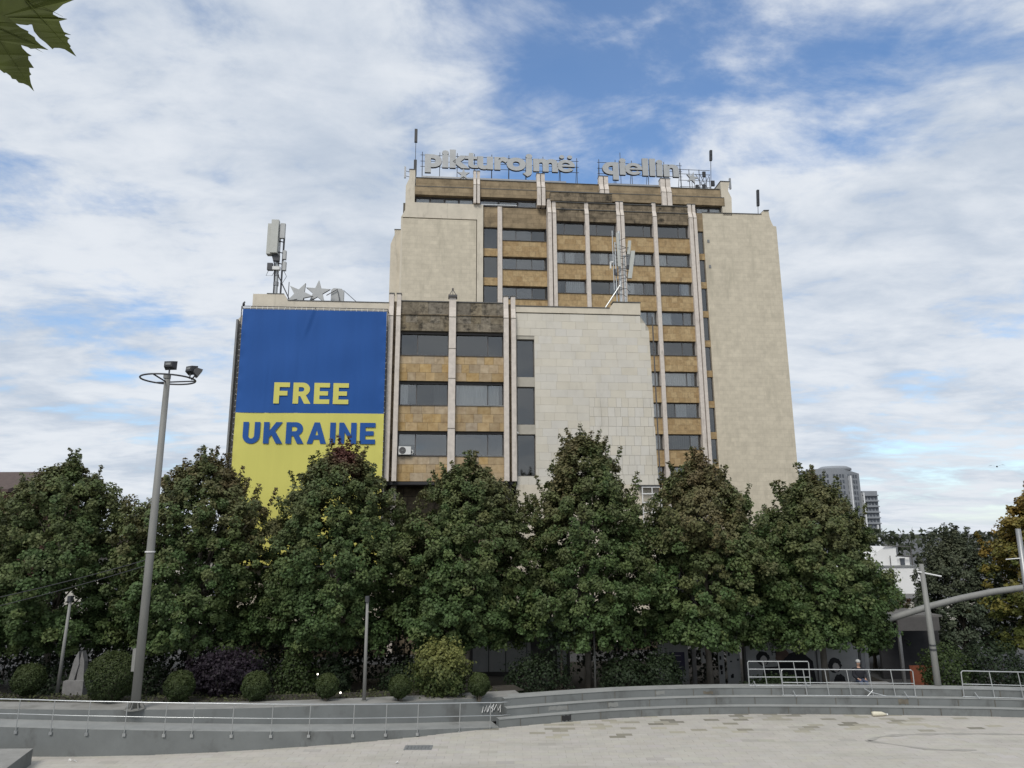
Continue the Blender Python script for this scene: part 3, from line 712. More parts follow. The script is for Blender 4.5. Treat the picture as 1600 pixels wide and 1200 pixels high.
def word(txt, u0, u1, z0, h, m):
    ws = [L_poly(c)[1] * h for c in txt]; gap_ = 0.17 * h; tot = sum(ws) + gap_ * (len(txt) - 1); sx_ = (u1 - u0) / tot
    u = u0
    for c in txt: u += letter(ban, BO, c, u, z0, h, sx_, 49.165, m) + gap_ * sx_
word('FREE', -11.86, -6.80, 16.37, 1.48, 'banner_yellow')
word('UKRAINE', -13.74, -4.88, 13.61, 1.47, 'banner_blue')

# ------------------------------------------------------------------ hotel, tower
TO = (15.0, 72.0, GZ)
tow = thing('hotel_building', 'tall hotel tower rising behind with rows of windows between pale blank stone wings', 'building', uw(15, 72, GZ), PSI)
rt = random.Random(8)
b = MB(TO); b.box(-4.6, 36.5, 73.6, 88, GZ, 42.6); b.build('core', 'dark_interior', tow)
b = MB(TO); b.box(-4.7, 36.6, 72.6, 88, 42.62, 42.75); b.build('roof', 'roof_felt', tow)
# left wing: big recessed-joint panel with its surround
b = MB(TO); b.box(-5.0, 3.7, 72.14, 74.5, 6, 42.8); lwg = b.build('wall', 'joint', tow)
b = MB(TO); b.box(-5.0, 2.94, 72.0, 72.15, 6, 40.97); b.build('wall_panel', 'cream_panels', lwg)
b = MB(TO); b.prism_xz([(-5.18, 41.08), (-4.77, 41.9), (-4.77, 42.84), (3.68, 42.84), (3.68, 6), (3.02, 6), (3.02, 41.06)], 71.97, 72.2); b.build('wall_surround', 'cream_stone', lwg)
b = MB(TO); b.prism_xz([(-6.35, 6), (-6.35, 38.6), (-5.95, 39.7), (-5.95, 40.3), (-5.0, 40.3), (-5.0, 6)], 73.6, 86); b.build('side_fin', 'cream_stone', tow)
b = MB(TO); b.box(-5.18, -5.0, 72.0, 73.9, 6, 41.05); b.build('corner_strip', 'cream_stone', tow)
b = MB(TO); b.box(-5.99, -4.98, 73.55, 86, 40.3, 40.37); b.build('coping', 'flashing', tow)
# right wing
b = MB(TO); b.prism_xz([(28.4, 6), (28.4, 42.83), (35.33, 42.9), (35.6, 43.35), (36.2, 43.38), (36.28, 42.4), (36.6, 41.55), (36.96, 41.48), (36.96, 6)], 72.0, 86)
rwg = b.build('wall', 'cream_panels', tow)
b = MB(TO); b.prism_xz([(28.4, 42.835), (35.33, 42.905), (35.33, 42.96), (28.4, 42.89)], 71.93, 72.4).prism_xz([(35.6, 43.355), (36.25, 43.39), (36.25, 43.46), (35.6, 43.42)], 71.9, 74); b.build('coping', 'flashing', rwg)
for z in (39.6, 36.6): 
    b = MB(TO); b.box(28.75, 29.0, 71.96, 72.0, z - .35, z); b.build('vent_plate', 'frame_grey', rwg)
# left section: one narrow and one wide bay
HP = 3.34
b = MB(TO); b.box(3.70, 5.27, 72.3, 72.7, 40.38, 42.72).box(5.76, 10.66, 72.3, 72.7, 40.38, 42.72); b.build('parapet', 'ochre_panels', tow)
column(tow, TO, 5.27, 5.76, 72.02, 72.7, 28, 42.76, 42.0, 0.02)
for k in range(4):
    h = 40.36 - HP * k
    window(tow, TO, 3.80, 5.25, h - 2.45, h, 72.55, [], rt, glass='glass_dark', curtains=0, fr=0.05)
    b = MB(TO); b.box(3.70, 5.27, 72.32, 72.6, h - HP + 0.02, h - 2.45); b.build('spandrel', 'tan_panels', tow)
    window(tow, TO, 5.78, 10.64, h - 1.48, h - 0.04, 72.72, [0.32, 0.67], rt, curtains=0.12, fr=0.07)
    b = MB(TO); b.box(5.76, 10.66, 72.3, 72.95, h - HP + 0.02, h - 1.48); so = b.build('spandrel', 'tan_panels', tow)
    b = MB(TO); b.box(5.76, 10.66, 72.22, 72.6, h - 1.50, h - 1.44); b.build('sill', 'frame_metal', so)
# projecting centre
CB = ((11.58, 14.77), (15.2, 18.3), (19.13, 22.38), (22.80, 26.46))
for (a, c) in ((10.68, 11.08), (11.2, 11.58), (14.77, 15.2), (18.30, 18.68), (18.77, 19.13), (22.38, 22.80), (26.46, 26.88), (26.99, 27.33)):
    column(tow, TO, a, c, 71.0, 72.3, 6, 43.45, 41.75, 0.30, joint=(41.7,))
for (a, c) in ((11.08, 11.2), (18.68, 18.77), (26.88, 26.99)):
    b = MB(TO); b.box(a, c, 71.35, 71.8, 6, 43.0); b.build('recess_strip', 'weathered_panels', tow)
for bi, (a, c) in enumerate(CB):
    b = MB(TO); b.box(a, c, 71.3, 71.75, 40.95, 43.12); p_ = b.build('parapet', 'weathered_panels', tow)
    b = MB(TO); b.box(a, c, 71.2, 71.8, 43.12, 43.19).box(a, c, 71.22, 71.3, 42.28, 42.34); b.build('ledge', 'flashing', p_)
    for k in range(9 if bi > 1 else 5):
        h = 40.95 - HP * k
        window(tow, TO, a + 0.02, c - 0.02, h - 1.6, h - 0.04, 71.72, [rt.choice((0.3, 0.62, 0.7))], rt, curtains=0.25 if k in (0, 4) else 0.9, fr=0.065, glass='glass_dark' if k in (0, 4) else 'glass')
        b = MB(TO); b.box(a, c, 71.32, 71.95, h - HP, h - 1.6); so = b.build('spandrel', 'tan_panels', tow)
        b = MB(TO); b.box(a, c, 71.24, 71.7, h - 1.63, h - 1.57); b.build('sill', 'frame_metal', so)
b = MB(TO); b.box(10.6, 27.4, 72.35, 73.6, 6, 43.0); b.build('inner_wall', 'dark_interior', tow)
# narrow glazed strip beside the right wing
b = MB(TO); b.box(27.33, 28.4, 72.1, 72.6, 40.62, 42.8); b.build('parapet', 'ochre_panels', tow)
for k in range(9):
    h = 40.58 - HP * k
    window(tow, TO, 27.66, 28.36, h - 2.62, h, 72.3, [], rt, glass='glass_dark', curtains=0, fr=0.05)
    b = MB(TO); b.box(27.6, 28.4, 72.12, 72.4, h - HP, h - 2.62); b.build('spandrel', 'tan_panels', tow)
b = MB(TO); b.box(27.33, 27.62, 72.05, 72.4, 6, 40.62); b.build('jamb', 'column_concrete', tow)
# penthouse
b = MB(TO); b.box(-3.6, 30.9, 74.2, 84, 42.7, 45.7); b.build('penthouse_core', 'dark_interior', tow)
b = MB(TO); b.prism_xz([(-5.05, 41.1), (-4.77, 41.9), (-4.77, 44.75), (-4.41, 45.65), (-4.41, 46.68), (-3.78, 46.7), (-3.78, 42.88), (-3.9, 41.1)], 71.99, 78); le = b.build('end_wall', 'cream_stone', tow)
b = MB(TO); b.box(-4.45, -3.74, 71.94, 78, 46.7, 46.77); b.build('coping', 'flashing', le)
b = MB(TO); b.prism_xz([(30.78, 42.6), (30.78, 46.74), (31.86, 46.77), (31.6, 45.66), (31.95, 44.8), (31.86, 42.6)], 72.0, 78); re_ = b.build('end_wall', 'cream_stone', tow)
b = MB(TO); b.box(30.74, 31.9, 71.94, 78, 46.77, 46.84); b.build('coping', 'flashing', re_)
b = MB(TO); b.box(-3.70, 30.70, 72.12, 73.4, 44.78, 45.82); fs_ = b.build('fascia', 'ochre_panels', tow)
b = MB(TO); b.box(-3.76, 31.06, 71.93, 73.4, 43.76, 44.72); b.build('fascia', 'ochre_panels', tow)
b = MB(TO); b.box(-3.70, 30.70, 72.05, 73.5, 45.82, 45.88).box(-3.76, 31.06, 71.90, 72.2, 44.72, 44.78); b.build('coping', 'flashing', fs_)
b = MB(TO); b.box(11.0, 17.9, 71.15, 72.0, 43.25, 44.25); hb = b.build('hood', 'weathered_panels', tow)
b = MB(TO); b.box(11.0, 17.9, 71.08, 72.0, 44.25, 44.31); b.build('coping', 'flashing', hb)
for (a, c) in ((2.60, 3.30), (9.62, 10.52), (16.66, 17.70), (23.72, 24.86)):
    m_ = (a + c) / 2; hw = (c - a) / 2 - 0.05
    for (e0, e1) in ((a, a + hw), (c - hw, c)): column(tow, TO, e0, e1, 71.6, 72.6, 42.85, 46.78, 45.0, 0.3, joint=(45.0,))
for (a, c, k) in ((-3.7, 2.6, 4), (3.3, 9.62, 3), (17.7, 23.72, 4), (24.86, 30.85, 4)):
    wd_ = (c - a) / k
    for i in range(k): window(tow, TO, a + i * wd_ + 0.02, a + (i + 1) * wd_ - 0.02, 42.9, 43.7, 72.5, [], rt, glass='glass', curtains=0.0, fr=0.09, blind=(0.95 if a != 3.3 else 0.25, 0.0))
b = MB(TO); b.box(3.4, 7.4, 72.2, 72.3, 42.95, 43.05); b.build('handrail', 'galvanised', tow)

# ------------------------------------------------------------------ roof signs
def glyph(ch, bold=0.045, depth=0.06):
    f = bpy.data.curves.new('glyph', 'FONT'); f.body = ch; f.size = 1; f.offset = bold; f.extrude = depth; f.resolution_u = 5
    o = bpy.data.objects.new('glyph', f); COL.objects.link(o)
    dg = bpy.context.evaluated_depsgraph_get(); me = bpy.data.meshes.new_from_object(o.evaluated_get(dg))
    bpy.data.objects.remove(o); bpy.data.curves.remove(f); return me
def hand_glyph(ch):
    """e, e with two dots and t as clean bold outlines (unit em, x-height 0.47)."""
    ar = lambda cx_, cz_, rx, rz, a0, a1, n: [(cx_ + rx * math.cos(rad(a0 + (a1 - a0) * i / n)), cz_ + rz * math.sin(rad(a0 + (a1 - a0) * i / n))) for i in range(n + 1)]
    parts = []
    if ch in 'eë':
        cx_, cz_, R_, r_ = 0.27, 0.235, 0.27, 0.135
        parts.append([ar(cx_, cz_, R_, R_ * .97, -7, 325, 36) + ar(cx_, cz_, r_, r_, 325, 196, 14) + [(cx_ + R_, cz_ - 0.033)], ar(cx_, cz_, r_, r_, 22, 158, 12)])
        if ch == 'ë':
            for dx in (-.12, .12): parts.append([ar(cx_ + dx, 0.62, .075, .075, 0, 345, 23)])
    else:
        parts.append([[(.10, .36), (0, .36), (0, .47), (.10, .47), (.12, .62), (.25, .62), (.25, .47), (.38, .47), (.38, .36), (.25, .36), (.25, .16)] + ar(.32, .155, .07, .055, 180, 270, 6)[1:] + [(.39, .105), (.39, -.01)] + ar(.27, .13, .17, .145, 280, 180, 10)])
    me = bpy.data.meshes.new('letter'); vs = []; fs = []
    for loops in parts:
        L3 = [[Vector((x, y, 0)) for x, y in lp] for lp in loops]; flat = [p for lp in loops for p in lp]; k = len(flat); b0 = len(vs)
        vs += [(x, y, .06) for x, y in flat] + [(x, y, -.06) for x, y in flat]
        for t in tessellate_polygon(L3):
            a, b_, c = (Vector(flat[i]) for i in t)
            if (b_ - a).cross(c - a) < 0: t = t[::-1]
            fs.append(tuple(i + b0 for i in t)); fs.append(tuple(i + k + b0 for i in t[::-1]))
        o_ = 0
        for li, lp in enumerate(loops):
            m_ = len(lp); ar_ = sum(lp[i][0] * lp[(i + 1) % m_][1] - lp[(i + 1) % m_][0] * lp[i][1] for i in range(m_))
            for i in range(m_):
                a, c = b0 + o_ + i, b0 + o_ + (i + 1) % m_
                q_ = (a, a + k, c + k, c); fs.append(q_ if (ar_ > 0) == (li == 0) else q_[::-1])
            o_ += m_
    me.from_pydata(vs, [], fs); me.update(); return me
def width(me): xs = [v.co.x for v in me.vertices]; return min(xs), max(xs)
def roof_sign(txt, u0, u1, zb, h, label, w=73.0):
    root = thing('roof_sign', label, 'sign', uw((u0 + u1) / 2, w, 45.9), PSI)
    O = ((u0 + u1) / 2, w, 45.9)
    total = glyph(txt); t0, t1 = width(total); sx_ = (u1 - u0) / (t1 - t0); bpy.data.meshes.remove(total)
    ys = None; ref = glyph('k'); hh = max(v.co.y for v in ref.vertices); bpy.data.meshes.remove(ref); sz = h / hh
    for i, c in enumerate(txt):
        pre = glyph(txt[:i + 1]); p1 = width(pre)[1]; bpy.data.meshes.remove(pre)
        me = hand_glyph(c) if c in 'eët' else glyph(c); g0, g1 = width(me); shift = p1 - g1
        for v in me.vertices:
            x, y, z = v.co; v.co = (u0 + (x + shift - t0) * sx_ - O[0], (w - z * 2.6) - O[1], zb + y * sz - O[2])
        me.materials.append(MATS['sign_metal']); me.materials.append(MATS['sign_edge']); me.update()
        for p in me.polygons:
            if abs(p.normal.y) < 0.6: p.material_index = 1
        o = bpy.data.objects.new('letter', me); COL.objects.link(o); o.parent = root
    fr_ = MB(O)
    for z in (zb + 0.1, zb + 0.75, zb + 1.5): fr_.tube([(u0 - 0.5, w + 0.22, z), (u1 + 0.5, w + 0.22, z)], 0.03, 6)
    k = int((u1 - u0) / 2.1) + 1
    for i in range(k + 1):
        u = u0 - 0.3 + (u1 - u0 + 0.6) * i / k
        fr_.tube([(u, w + 0.25, 45.88), (u, w + 0.25, zb + 1.9)], 0.04, 6); fr_.tube([(u, w + 0.25, zb + 1.5), (u, w + 1.6, 45.88)], 0.03, 6)
    fr_.build('frame', 'dark_steel', root)
    q = MB(O); q.box(u0 - 0.3, u1 - 1.0, w + 0.1, w + 0.3, 46.35, 46.62); q.build('beam', 'steel', root)
    return root
roof_sign('pikturojmë', -2.80, 14.15, 47.72, 2.1, 'grey metal letters spelling pikturojmë on the tower roof')
roof_sign('qiellin', 17.32, 26.28, 47.72, 2.05, 'grey metal letters spelling qiellin on the tower roof')
def star(name, u, w, z, r, label, group, rot=0.0, m='sign_metal', legs=()):
    root = thing(name, label, 'star', uw(u, w, z - r), PSI, group); O = (u, w, z - r)
    poly = [(u + (r if i % 2 == 0 else r * 0.4) * math.sin(rot + i * math.pi / 5), z + (r if i % 2 == 0 else r * 0.4) * math.cos(rot + i * math.pi / 5)) for i in range(10)]
    q = MB(O); q.prism_xz(poly, w, w + 0.18); o = q.build('star_body', m, root); o.data.materials.append(MATS['sign_edge'])
    for p in o.data.polygons:
        if abs(p.normal.y) < 0.6: p.material_index = 1
    q = MB(O)
    for (du, zb) in legs: q.tube([(u + du, w + 0.2, z - r * 0.2), (u + du, w + 0.2, zb)], 0.03, 6)
    if legs: q.build('prop', 'dark_steel', root)
    return root
SG = 'metal stars on the hotel roofs'
star('metal_star', 1.5, 72.0, 46.42, 0.70, 'small grey metal star under the letters pikturojmë on the tower roof', SG, legs=((0, 45.9),))
star('metal_star', 27.85, 72.9, 47.6, 0.75, 'small grey metal star to the right of the letters qiellin', SG, 0.25, legs=((0, 45.9), (0.3, 45.9)))
star('metal_star', -11.13, 52, 25.22, 1.0, 'grey metal star tipped over on the front roof beside the antenna mast', SG, 0.42, legs=((0.3, 23.8), (-0.3, 23.8)))
star('metal_star', -9.85, 52.3, 25.55, 0.95, 'grey metal star standing upright on the front roof before the upright panel', SG, 0.05, legs=((0.3, 23.8), (-0.3, 23.8)))
# upright sheet-metal panel behind those stars
rb = thing('roof_panel', 'upright grey sheet metal panel with a rounded top on the front roof', 'panel', uw(-8.5, 53, 23.72), PSI); RO = (-8.5, 53, 23.72)
q = MB(RO); q.prism_xz([(-8.98, 23.75), (-8.98, 26.0), (-8.8, 26.14), (-8.2, 26.1), (-8.02, 25.9), (-8.02, 23.75)], 53, 53.3); q.build('sheet', 'sign_metal', rb)
q = MB(RO); q.tube([(-9.3, 52.9, 25.5), (-8.5, 52.9, 26.0), (-8.3, 52.9, 25.2), (-8.45, 52.9, 24.2)], 0.035, 6); q.build('cable', 'dark_steel', rb)
q = MB(RO); q.tube([(-8.05, 53.1, 26.0), (-5.6, 53.1, 23.8)], 0.025, 6); q.build('stay', 'dark_steel', rb)
# scaffold poles and rails of the big sign on the right, with its flood lamps
sg = thing('sign_scaffold', 'dark pipe scaffold with flood lamps at the right end of the roof letters', 'scaffold', uw(28.9, 73.2, 45.88), PSI); XO = (28.9, 73.2, 45.88)
q = MB(XO)
for u in (26.6, 27.6, 28.8, 29.6, 30.0): q.tube([(u, 73.2, 45.88), (u, 73.2, 48.8 if u < 29 else 47.9)], 0.04, 6)
for z in (46.6, 47.4, 48.2, 48.75): q.tube([(26.4, 73.2, z), (30.1, 73.2, z)], 0.03, 6)
for (a, c) in ((28.4, 29.6), (28.9, 30.1), (29.6, 28.4), (30.0, 28.9)): q.tube([(a, 73.3, 45.9), (c, 73.3, 48.3)], 0.035, 6)
q.build('pipes', 'dark_steel', sg)
for (u, z) in ((28.4, 46.3), (29.2, 46.4), (30.3, 46.9), (29.3, 48.0)):
    q = MB(XO); q.box(u - 0.18, u + 0.18, 72.9, 73.1, z - 0.2, z + 0.45); q.build('flood_lamp', 'black_metal', sg)
# aerials on the tower roof
def aerial(u, w, zb, zt, p0, p1, label, lean=0.0, pw_=0.16):
    r = thing('aerial', label, 'antenna', uw(u, w, zb), PSI); O = (u, w, zb); q = MB(O)
    q.tube([(u, w, zb), (u - lean, w, zt)], 0.035, 6); q.build('pole', 'dark_steel', r)
    for a, c in zip(p0, p1):
        f0 = (a - zb) / (zt - zb); f1 = (c - zb) / (zt - zb); q = MB(O)
        q.prism_xz([(u - lean * f0 - pw_, a), (u - lean * f0 + pw_, a), (u - lean * f1 + pw_, c), (u - lean * f1 - pw_, c)], w - 0.16, w + 0.1); q.build('element', 'black_metal', r)
    return r
aerial(-3.85, 73, 45.9, 52.2, (46.6, 50.6), (48.4, 52.2), 'tall thin aerial with dark elements at the left end of the tower roof')
aerial(30.0, 73, 45.9, 51.2, (49.9, 50.5), (50.6, 51.2), 'slanting aerial above the scaffold at the right end of the roof letters', -0.3, 0.14)
aerial(35.4, 73, 42.9, 46.4, (44.4,), (46.4,), 'leaning dark aerial on the roof of the right stone wing', -0.2, 0.13)
aerial(20.0, 75, 45.8, 51.6, (), (), 'bare thin lightning rod behind the letters qiellin')
for (u, z, lb) in ((-4.95, 46.2, 'grey panel antenna bracketed to the left end of the tower top'), (32.35, 46.4, 'grey panel antenna bracketed to the right end of the tower top')):
    r = thing('panel_antenna', lb, 'antenna', uw(u, 73, z), PSI); O = (u, 73, z); s = 1 if u > 0 else -1
    q = MB(O); q.box(u - 0.09, u + 0.09, 72.9, 73.1, z, z + 1.35); q.build('panel', 'steel', r)
    q = MB(O); q.tube([(u, 73.05, z + 0.9), (u - s * 0.55, 73.1, z + 0.8)], 0.03, 6).tube([(u, 73.05, z + 0.3), (u - s * 0.5, 73.1, z + 0.2)], 0.03, 6); q.build('bracket', 'dark_steel', r)

# phone mast on the front roof, left
pm = thing('phone_mast', 'phone mast with a big boxy panel antenna above the blue banner', 'antenna', uw(-13.0, 53, 24.4), PSI); PO = (-13.0, 53, 24.4)
q = MB(PO); q.tube([(-13.15, 53, 23.7), (-13.15, 53, 31.2)], 0.16, 12); q.build('pole', 'galvanised', pm)
q = MB(PO); q.tube([(-12.75, 52.9, 23.7), (-12.72, 52.9, 30.2)], 0.07, 8); q.build('second_pole', 'dark_steel', pm)
q = MB(PO); q.box(-13.93, -13.5, 52.55, 53.1, 28.62, 31.1); q.build('panel', 'antenna_shell', pm)
q = MB(PO); q.box(-13.62, -13.08, 52.35, 52.75, 28.65, 31.35); q.build('panel', 'antenna_shell', pm)
q = MB(PO); q.box(-12.98, -12.62, 52.5, 52.75, 29.92, 31.13); q.build('panel', 'sign_metal', pm)
for (a, c, z0, z1, m_) in ((-13.8, -13.4, 27.35, 27.9, 'dark_steel'), (-13.4, -12.85, 27.38, 27.64, 'white_plastic'), (-12.68, -12.46, 28.25, 28.95, 'sign_metal'), (-12.66, -12.42, 27.35, 28.05, 'sign_metal'), (-13.4, -12.95, 28.1, 28.6, 'dark_steel')):
    q = MB(PO); q.box(a, c, 52.6, 52.9, z0, z1); q.build('radio_unit', m_, pm)
q = MB(PO); q.tube([(-13.1, 52.9, 27.2), (-11.5, 52.9, 24.0)], 0.045, 6).tube([(-12.15, 52.9, 24.05), (-12.15, 52.9, 26.5)], 0.03, 6); q.build('brace', 'dark_steel', pm)
q = MB(PO)
for dz in (0, .9, 1.8): q.tube([(-13.1, 52.85, 28.0 + dz), (-12.7, 52.85, 27.9 + dz)], 0.04, 6)
q.tube([(-12.6, 52.8, 27.4), (-12.35, 52.8, 26.9), (-12.6, 52.8, 26.4), (-12.8, 52.8, 26.3)], 0.02, 5).tube([(-13.7, 52.7, 27.3), (-13.85, 52.7, 26.9), (-13.4, 52.7, 26.9), (-13.2, 52.7, 27.4)], 0.02, 5)
q.tube([(-13.5, 52.7, 28.6), (-13.3, 52.8, 27.9), (-13.25, 52.85, 26.5), (-13.25, 52.85, 24.5)], 0.05, 6); q.build('cables', 'dark_steel', pm)
q = MB(PO); q.tube([(-13.15, 53, 26.2), (-13.15, 53, 26.5)], 0.2, 12).tube([(-13.15, 53, 27.0), (-13.15, 53, 27.1)], 0.2, 12); q.build('collar', 'steel', pm)
# phone mast on the front roof, right
pr_ = thing('phone_mast', 'lattice of pale phone antennas on the front roof before the tower windows', 'antenna', uw(13.8, 53, 24.5), PSI); QO = (13.8, 53, 24.5)
q = MB(QO); q.tube([(13.75, 53, 23.7), (13.75, 53, 31.6)], 0.11, 10).tube([(14.15, 53.1, 23.7), (14.15, 53.1, 29.6)], 0.09, 8).tube([(13.45, 53.1, 23.7), (13.45, 53.1, 28)], 0.05, 8); q.build('pole', 'galvanised', pr_)
q = MB(QO); q.tube([(13.2, 52.9, 26.5), (13.2, 52.9, 31.6)], 0.04, 6).tube([(13.4, 52.9, 28.0), (13.4, 52.9, 30.6)], 0.06, 6); q.build('whip', 'galvanised', pr_)
q = MB(QO); q.prism_xz([(14.3, 27.5), (14.62, 27.5), (14.98, 29.85), (14.68, 29.85)], 52.7, 52.9); q.build('panel', 'antenna_shell', pr_)
q = MB(QO); q.prism_xz([(14.36, 29.6), (14.62, 29.6), (14.75, 30.8), (14.52, 30.8)], 52.9, 53.05); q.build('panel', 'antenna_shell', pr_)
q = MB(QO); q.prism_xz([(13.55, 28.5), (13.8, 28.5), (13.72, 31.4), (13.5, 31.4)], 52.8, 52.95); q.build('panel', 'antenna_shell', pr_)
q = MB(QO); q.box(12.9, 13.0, 52.8, 52.95, 28.3, 28.9).box(12.9, 13.2, 52.8, 52.95, 28.82, 28.92); q.build('bracket', 'white_plastic', pr_)
q = MB(QO); q.box(13.2, 13.5, 52.85, 53, 27.8, 28.3).box(14.25, 14.5, 52.75, 52.95, 28.3, 28.6); q.build('radio_unit', 'dark_steel', pr_)
q = MB(QO); q.tube([(11.75, 52.9, 24.0), (13.7, 52.95, 26.95)], 0.06, 6); q.build('stay', 'galvanised', pr_)
q = MB(QO)
rj = random.Random(4)
for i in range(16):
    z = 26.2 + i * 0.3; q.tube([(13.75 + rj.uniform(-.5, .1), 52.85, z), (13.9 + rj.uniform(-.1, .3), 52.8, z + rj.uniform(-.25, .25)), (14.3 + rj.uniform(-.2, .3), 52.85, z + rj.uniform(-.3, .3))], 0.025, 5)
q.build('cables', 'frame_metal', pr_)

# ------------------------------------------------------------------ foliage
def leaf_mesh(P, Nn, sizes, cols, rs, name='crown', fine=False):
    """Many small three-lobed leaves: P centres, Nn normals, per-leaf size and colour."""
    k = len(P)
    a = rs.normal(size=(k, 3)); a -= (a * Nn).sum(1)[:, None] * Nn; a /= np.linalg.norm(a, axis=1)[:, None] + 1e-9
    a[:, 2] -= 0.35; a -= (a * Nn).sum(1)[:, None] * Nn; a /= np.linalg.norm(a, axis=1)[:, None] + 1e-9    # tips hang a little
    c = np.cross(Nn, a)
    tmpl = np.array([(0, -.45, 0), (-.52, .10, -.10), (-.17, .10, .02), (0, .58, -.12), (.17, .10, .02), (.52, .10, -.10)])
    idx = np.array([0, 2, 1, 0, 4, 3, 2, 0, 5, 4]); ln = np.array([3, 4, 3])
    if fine: tmpl = np.array([(0, -.5, 0), (-.40, .02, -.12), (0, .55, -.06), (.40, .02, -.12)]); idx = np.array([0, 2, 1, 0, 3, 2]); ln = np.array([3, 3])
    nv = len(tmpl)
    V = P[:, None, :] + sizes[:, None, None] * (tmpl[None, :, 0, None] * c[:, None, :] + tmpl[None, :, 1, None] * a[:, None, :] + tmpl[None, :, 2, None] * Nn[:, None, :])
    V = V.reshape(-1, 3)
    LI = (np.arange(k)[:, None] * nv + idx[None, :]).ravel(); ls = np.tile(ln, k); st = np.concatenate(([0], np.cumsum(ls)[:-1]))
    me = bpy.data.meshes.new(name); me.vertices.add(len(V)); me.vertices.foreach_set('co', V.astype(np.float32).ravel())
    me.loops.add(len(LI)); me.loops.foreach_set('vertex_index', LI.astype(np.int32))
    me.polygons.add(len(ls)); me.polygons.foreach_set('loop_start', st.astype(np.int32)); me.polygons.foreach_set('loop_total', ls.astype(np.int32))
    me.update(calc_edges=True)
    ca = me.color_attributes.new('tint', 'FLOAT_COLOR', 'POINT')
    C = np.ones((k, nv, 4), np.float32); C[:, :, :3] = cols[:, None, :]; ca.data.foreach_set('color', C.ravel())
    return me
GREEN = np.array([0.066, 0.110, 0.036]); LIGHT = np.array([0.150, 0.185, 0.062]); BROWN = np.array([0.175, 0.125, 0.066]); RED = np.array([0.115, 0.045, 0.038])
YELLOW = np.array([0.24, 0.185, 0.035]); DARK = np.array([0.028, 0.044, 0.024]); GREYG = np.array([0.05, 0.065, 0.042])
def tree(x, y, z, h, R, label, seed, base=2.4, autumn=0.35, red=0.0, nclump=1250, per=92, ls=0.15, pal=(GREEN, LIGHT, BROWN), bark='bark_pale', trunk=0.16, name='street_tree', group='row of trees in front of the hotel', sparse=0.0, shape=1.8, lean=0.0):
    rs = np.random.RandomState(seed)
    root = thing(name, label, 'tree', (x, y, z), 0.0, group)
    H = h - base
    ph = rs.uniform(0, 6.28, 6)
    def prof(t): t = np.clip(t, 0, 1); return R * np.where(t < 0.3, 1 - 2.6 * (0.3 - t) ** 2, np.clip(1 - (np.clip(t - 0.3, 0, 1) / 0.7) ** shape, 0, 1) ** 0.72)
    def lob(th, t): return 1 + 0.11 * np.sin(3 * th + ph[0] + 5 * t) + 0.08 * np.sin(5 * th + ph[1] - 9 * t) + 0.06 * np.sin(9 * t * 2 + ph[2])
    # clump centres: mostly towards the outside, carried on limbs
    t = rs.beta(1.05, 1.25, nclump); th = rs.uniform(0, 2 * np.pi, nclump); f = rs.uniform(0.12, 1, nclump) ** 0.36
    hol = np.sin(2.2 * R * np.cos(th) + ph[4]) * np.sin(2.2 * R * np.sin(th) + ph[5]) * np.sin(1.5 * t * H + ph[0])     # hollows between the boughs
    f = f * np.where(hol < -0.22, 0.70, np.where(hol > 0.45, 1.06, 1.0)); rr = prof(t) * lob(th, t) * f
    C = np.stack([rr * np.cos(th) + lean * t, rr * np.sin(th), base + t * H * 0.97 - 0.35 * (rr / R)], 1)
    # leading shoots that break the outline
    ns = 60; st = rs.uniform(0.45, 1.0, ns); sth = rs.uniform(0, 2 * np.pi, ns); sr_ = prof(st) * rs.uniform(0.3, 1.08, ns)
    for i in range(ns):
        for j in range(5):
            g_ = j * 0.2; C = np.vstack([C, [[(sr_[i] + g_ * 0.35) * math.cos(sth[i]) + lean * st[i], (sr_[i] + g_ * 0.35) * math.sin(sth[i]), base + st[i] * H * 0.95 + 0.15 + g_]]])
    shoot0 = nclump; nC = len(C)
    cnt = np.where(np.arange(nC) < shoot0, per, 18)
    cs = np.where(np.arange(nC) < shoot0, rs.uniform(0.20, 0.50, nC), 0.15)
    own = np.repeat(np.arange(nC), cnt); k = len(own)
    ct = np.clip((C[:, 2] - base) / H, 0, 1)
    out = C.copy(); out[:, 2] = 0.35 * (C[:, 2] - base - H * 0.4); nrm = np.linalg.norm(out, axis=1)[:, None] + 1e-6; out /= nrm
    d = rs.normal(size=(k, 3)); d /= np.linalg.norm(d, axis=1)[:, None]; d *= (rs.uniform(0.25, 1, k) ** 0.6)[:, None]
    d[:, 2] *= 0.8
    P = C[own] + d * cs[own][:, None]
    P[:, 2] -= 0.18 * (np.abs(d[:, 0]) + np.abs(d[:, 1])) * cs[own]
    Nn = rs.normal(size=(k, 3)) * 0.55 + out[own] * 0.55 + d * 0.5 + np.array([0, 0, 0.65]); Nn /= np.linalg.norm(Nn, axis=1)[:, None]
    sz = ls * rs.uniform(0.65, 1.25, k)
    # leaf colour: green with lighter young clumps and turning brown or red towards the top
    g1 = rs.uniform(0, 1, nC)[own]; le_ = rs.uniform(0, 1, k)
    col = pal[0][None] * (0.75 + 0.5 * le_)[:, None]
    a = np.clip((g1 - 0.55) * 1.6, 0, 0.75) * (0.5 + 0.5 * rs.uniform(0, 1, k)); col = col * (1 - a)[:, None] + pal[1][None] * a[:, None]
    bth = np.arctan2(C[:, 1], C[:, 0])[own]
    br = np.clip(autumn * (1.6 * ct[own] - 0.35 + 0.5 * np.sin(2 * bth + ph[3]) * ct[own] + 0.9 * (rs.uniform(0, 1, nC)[own] - 0.5)), 0, 0.85)
    col = col * (1 - br)[:, None] + pal[2][None] * (0.7 + 0.6 * le_)[:, None] * br[:, None]
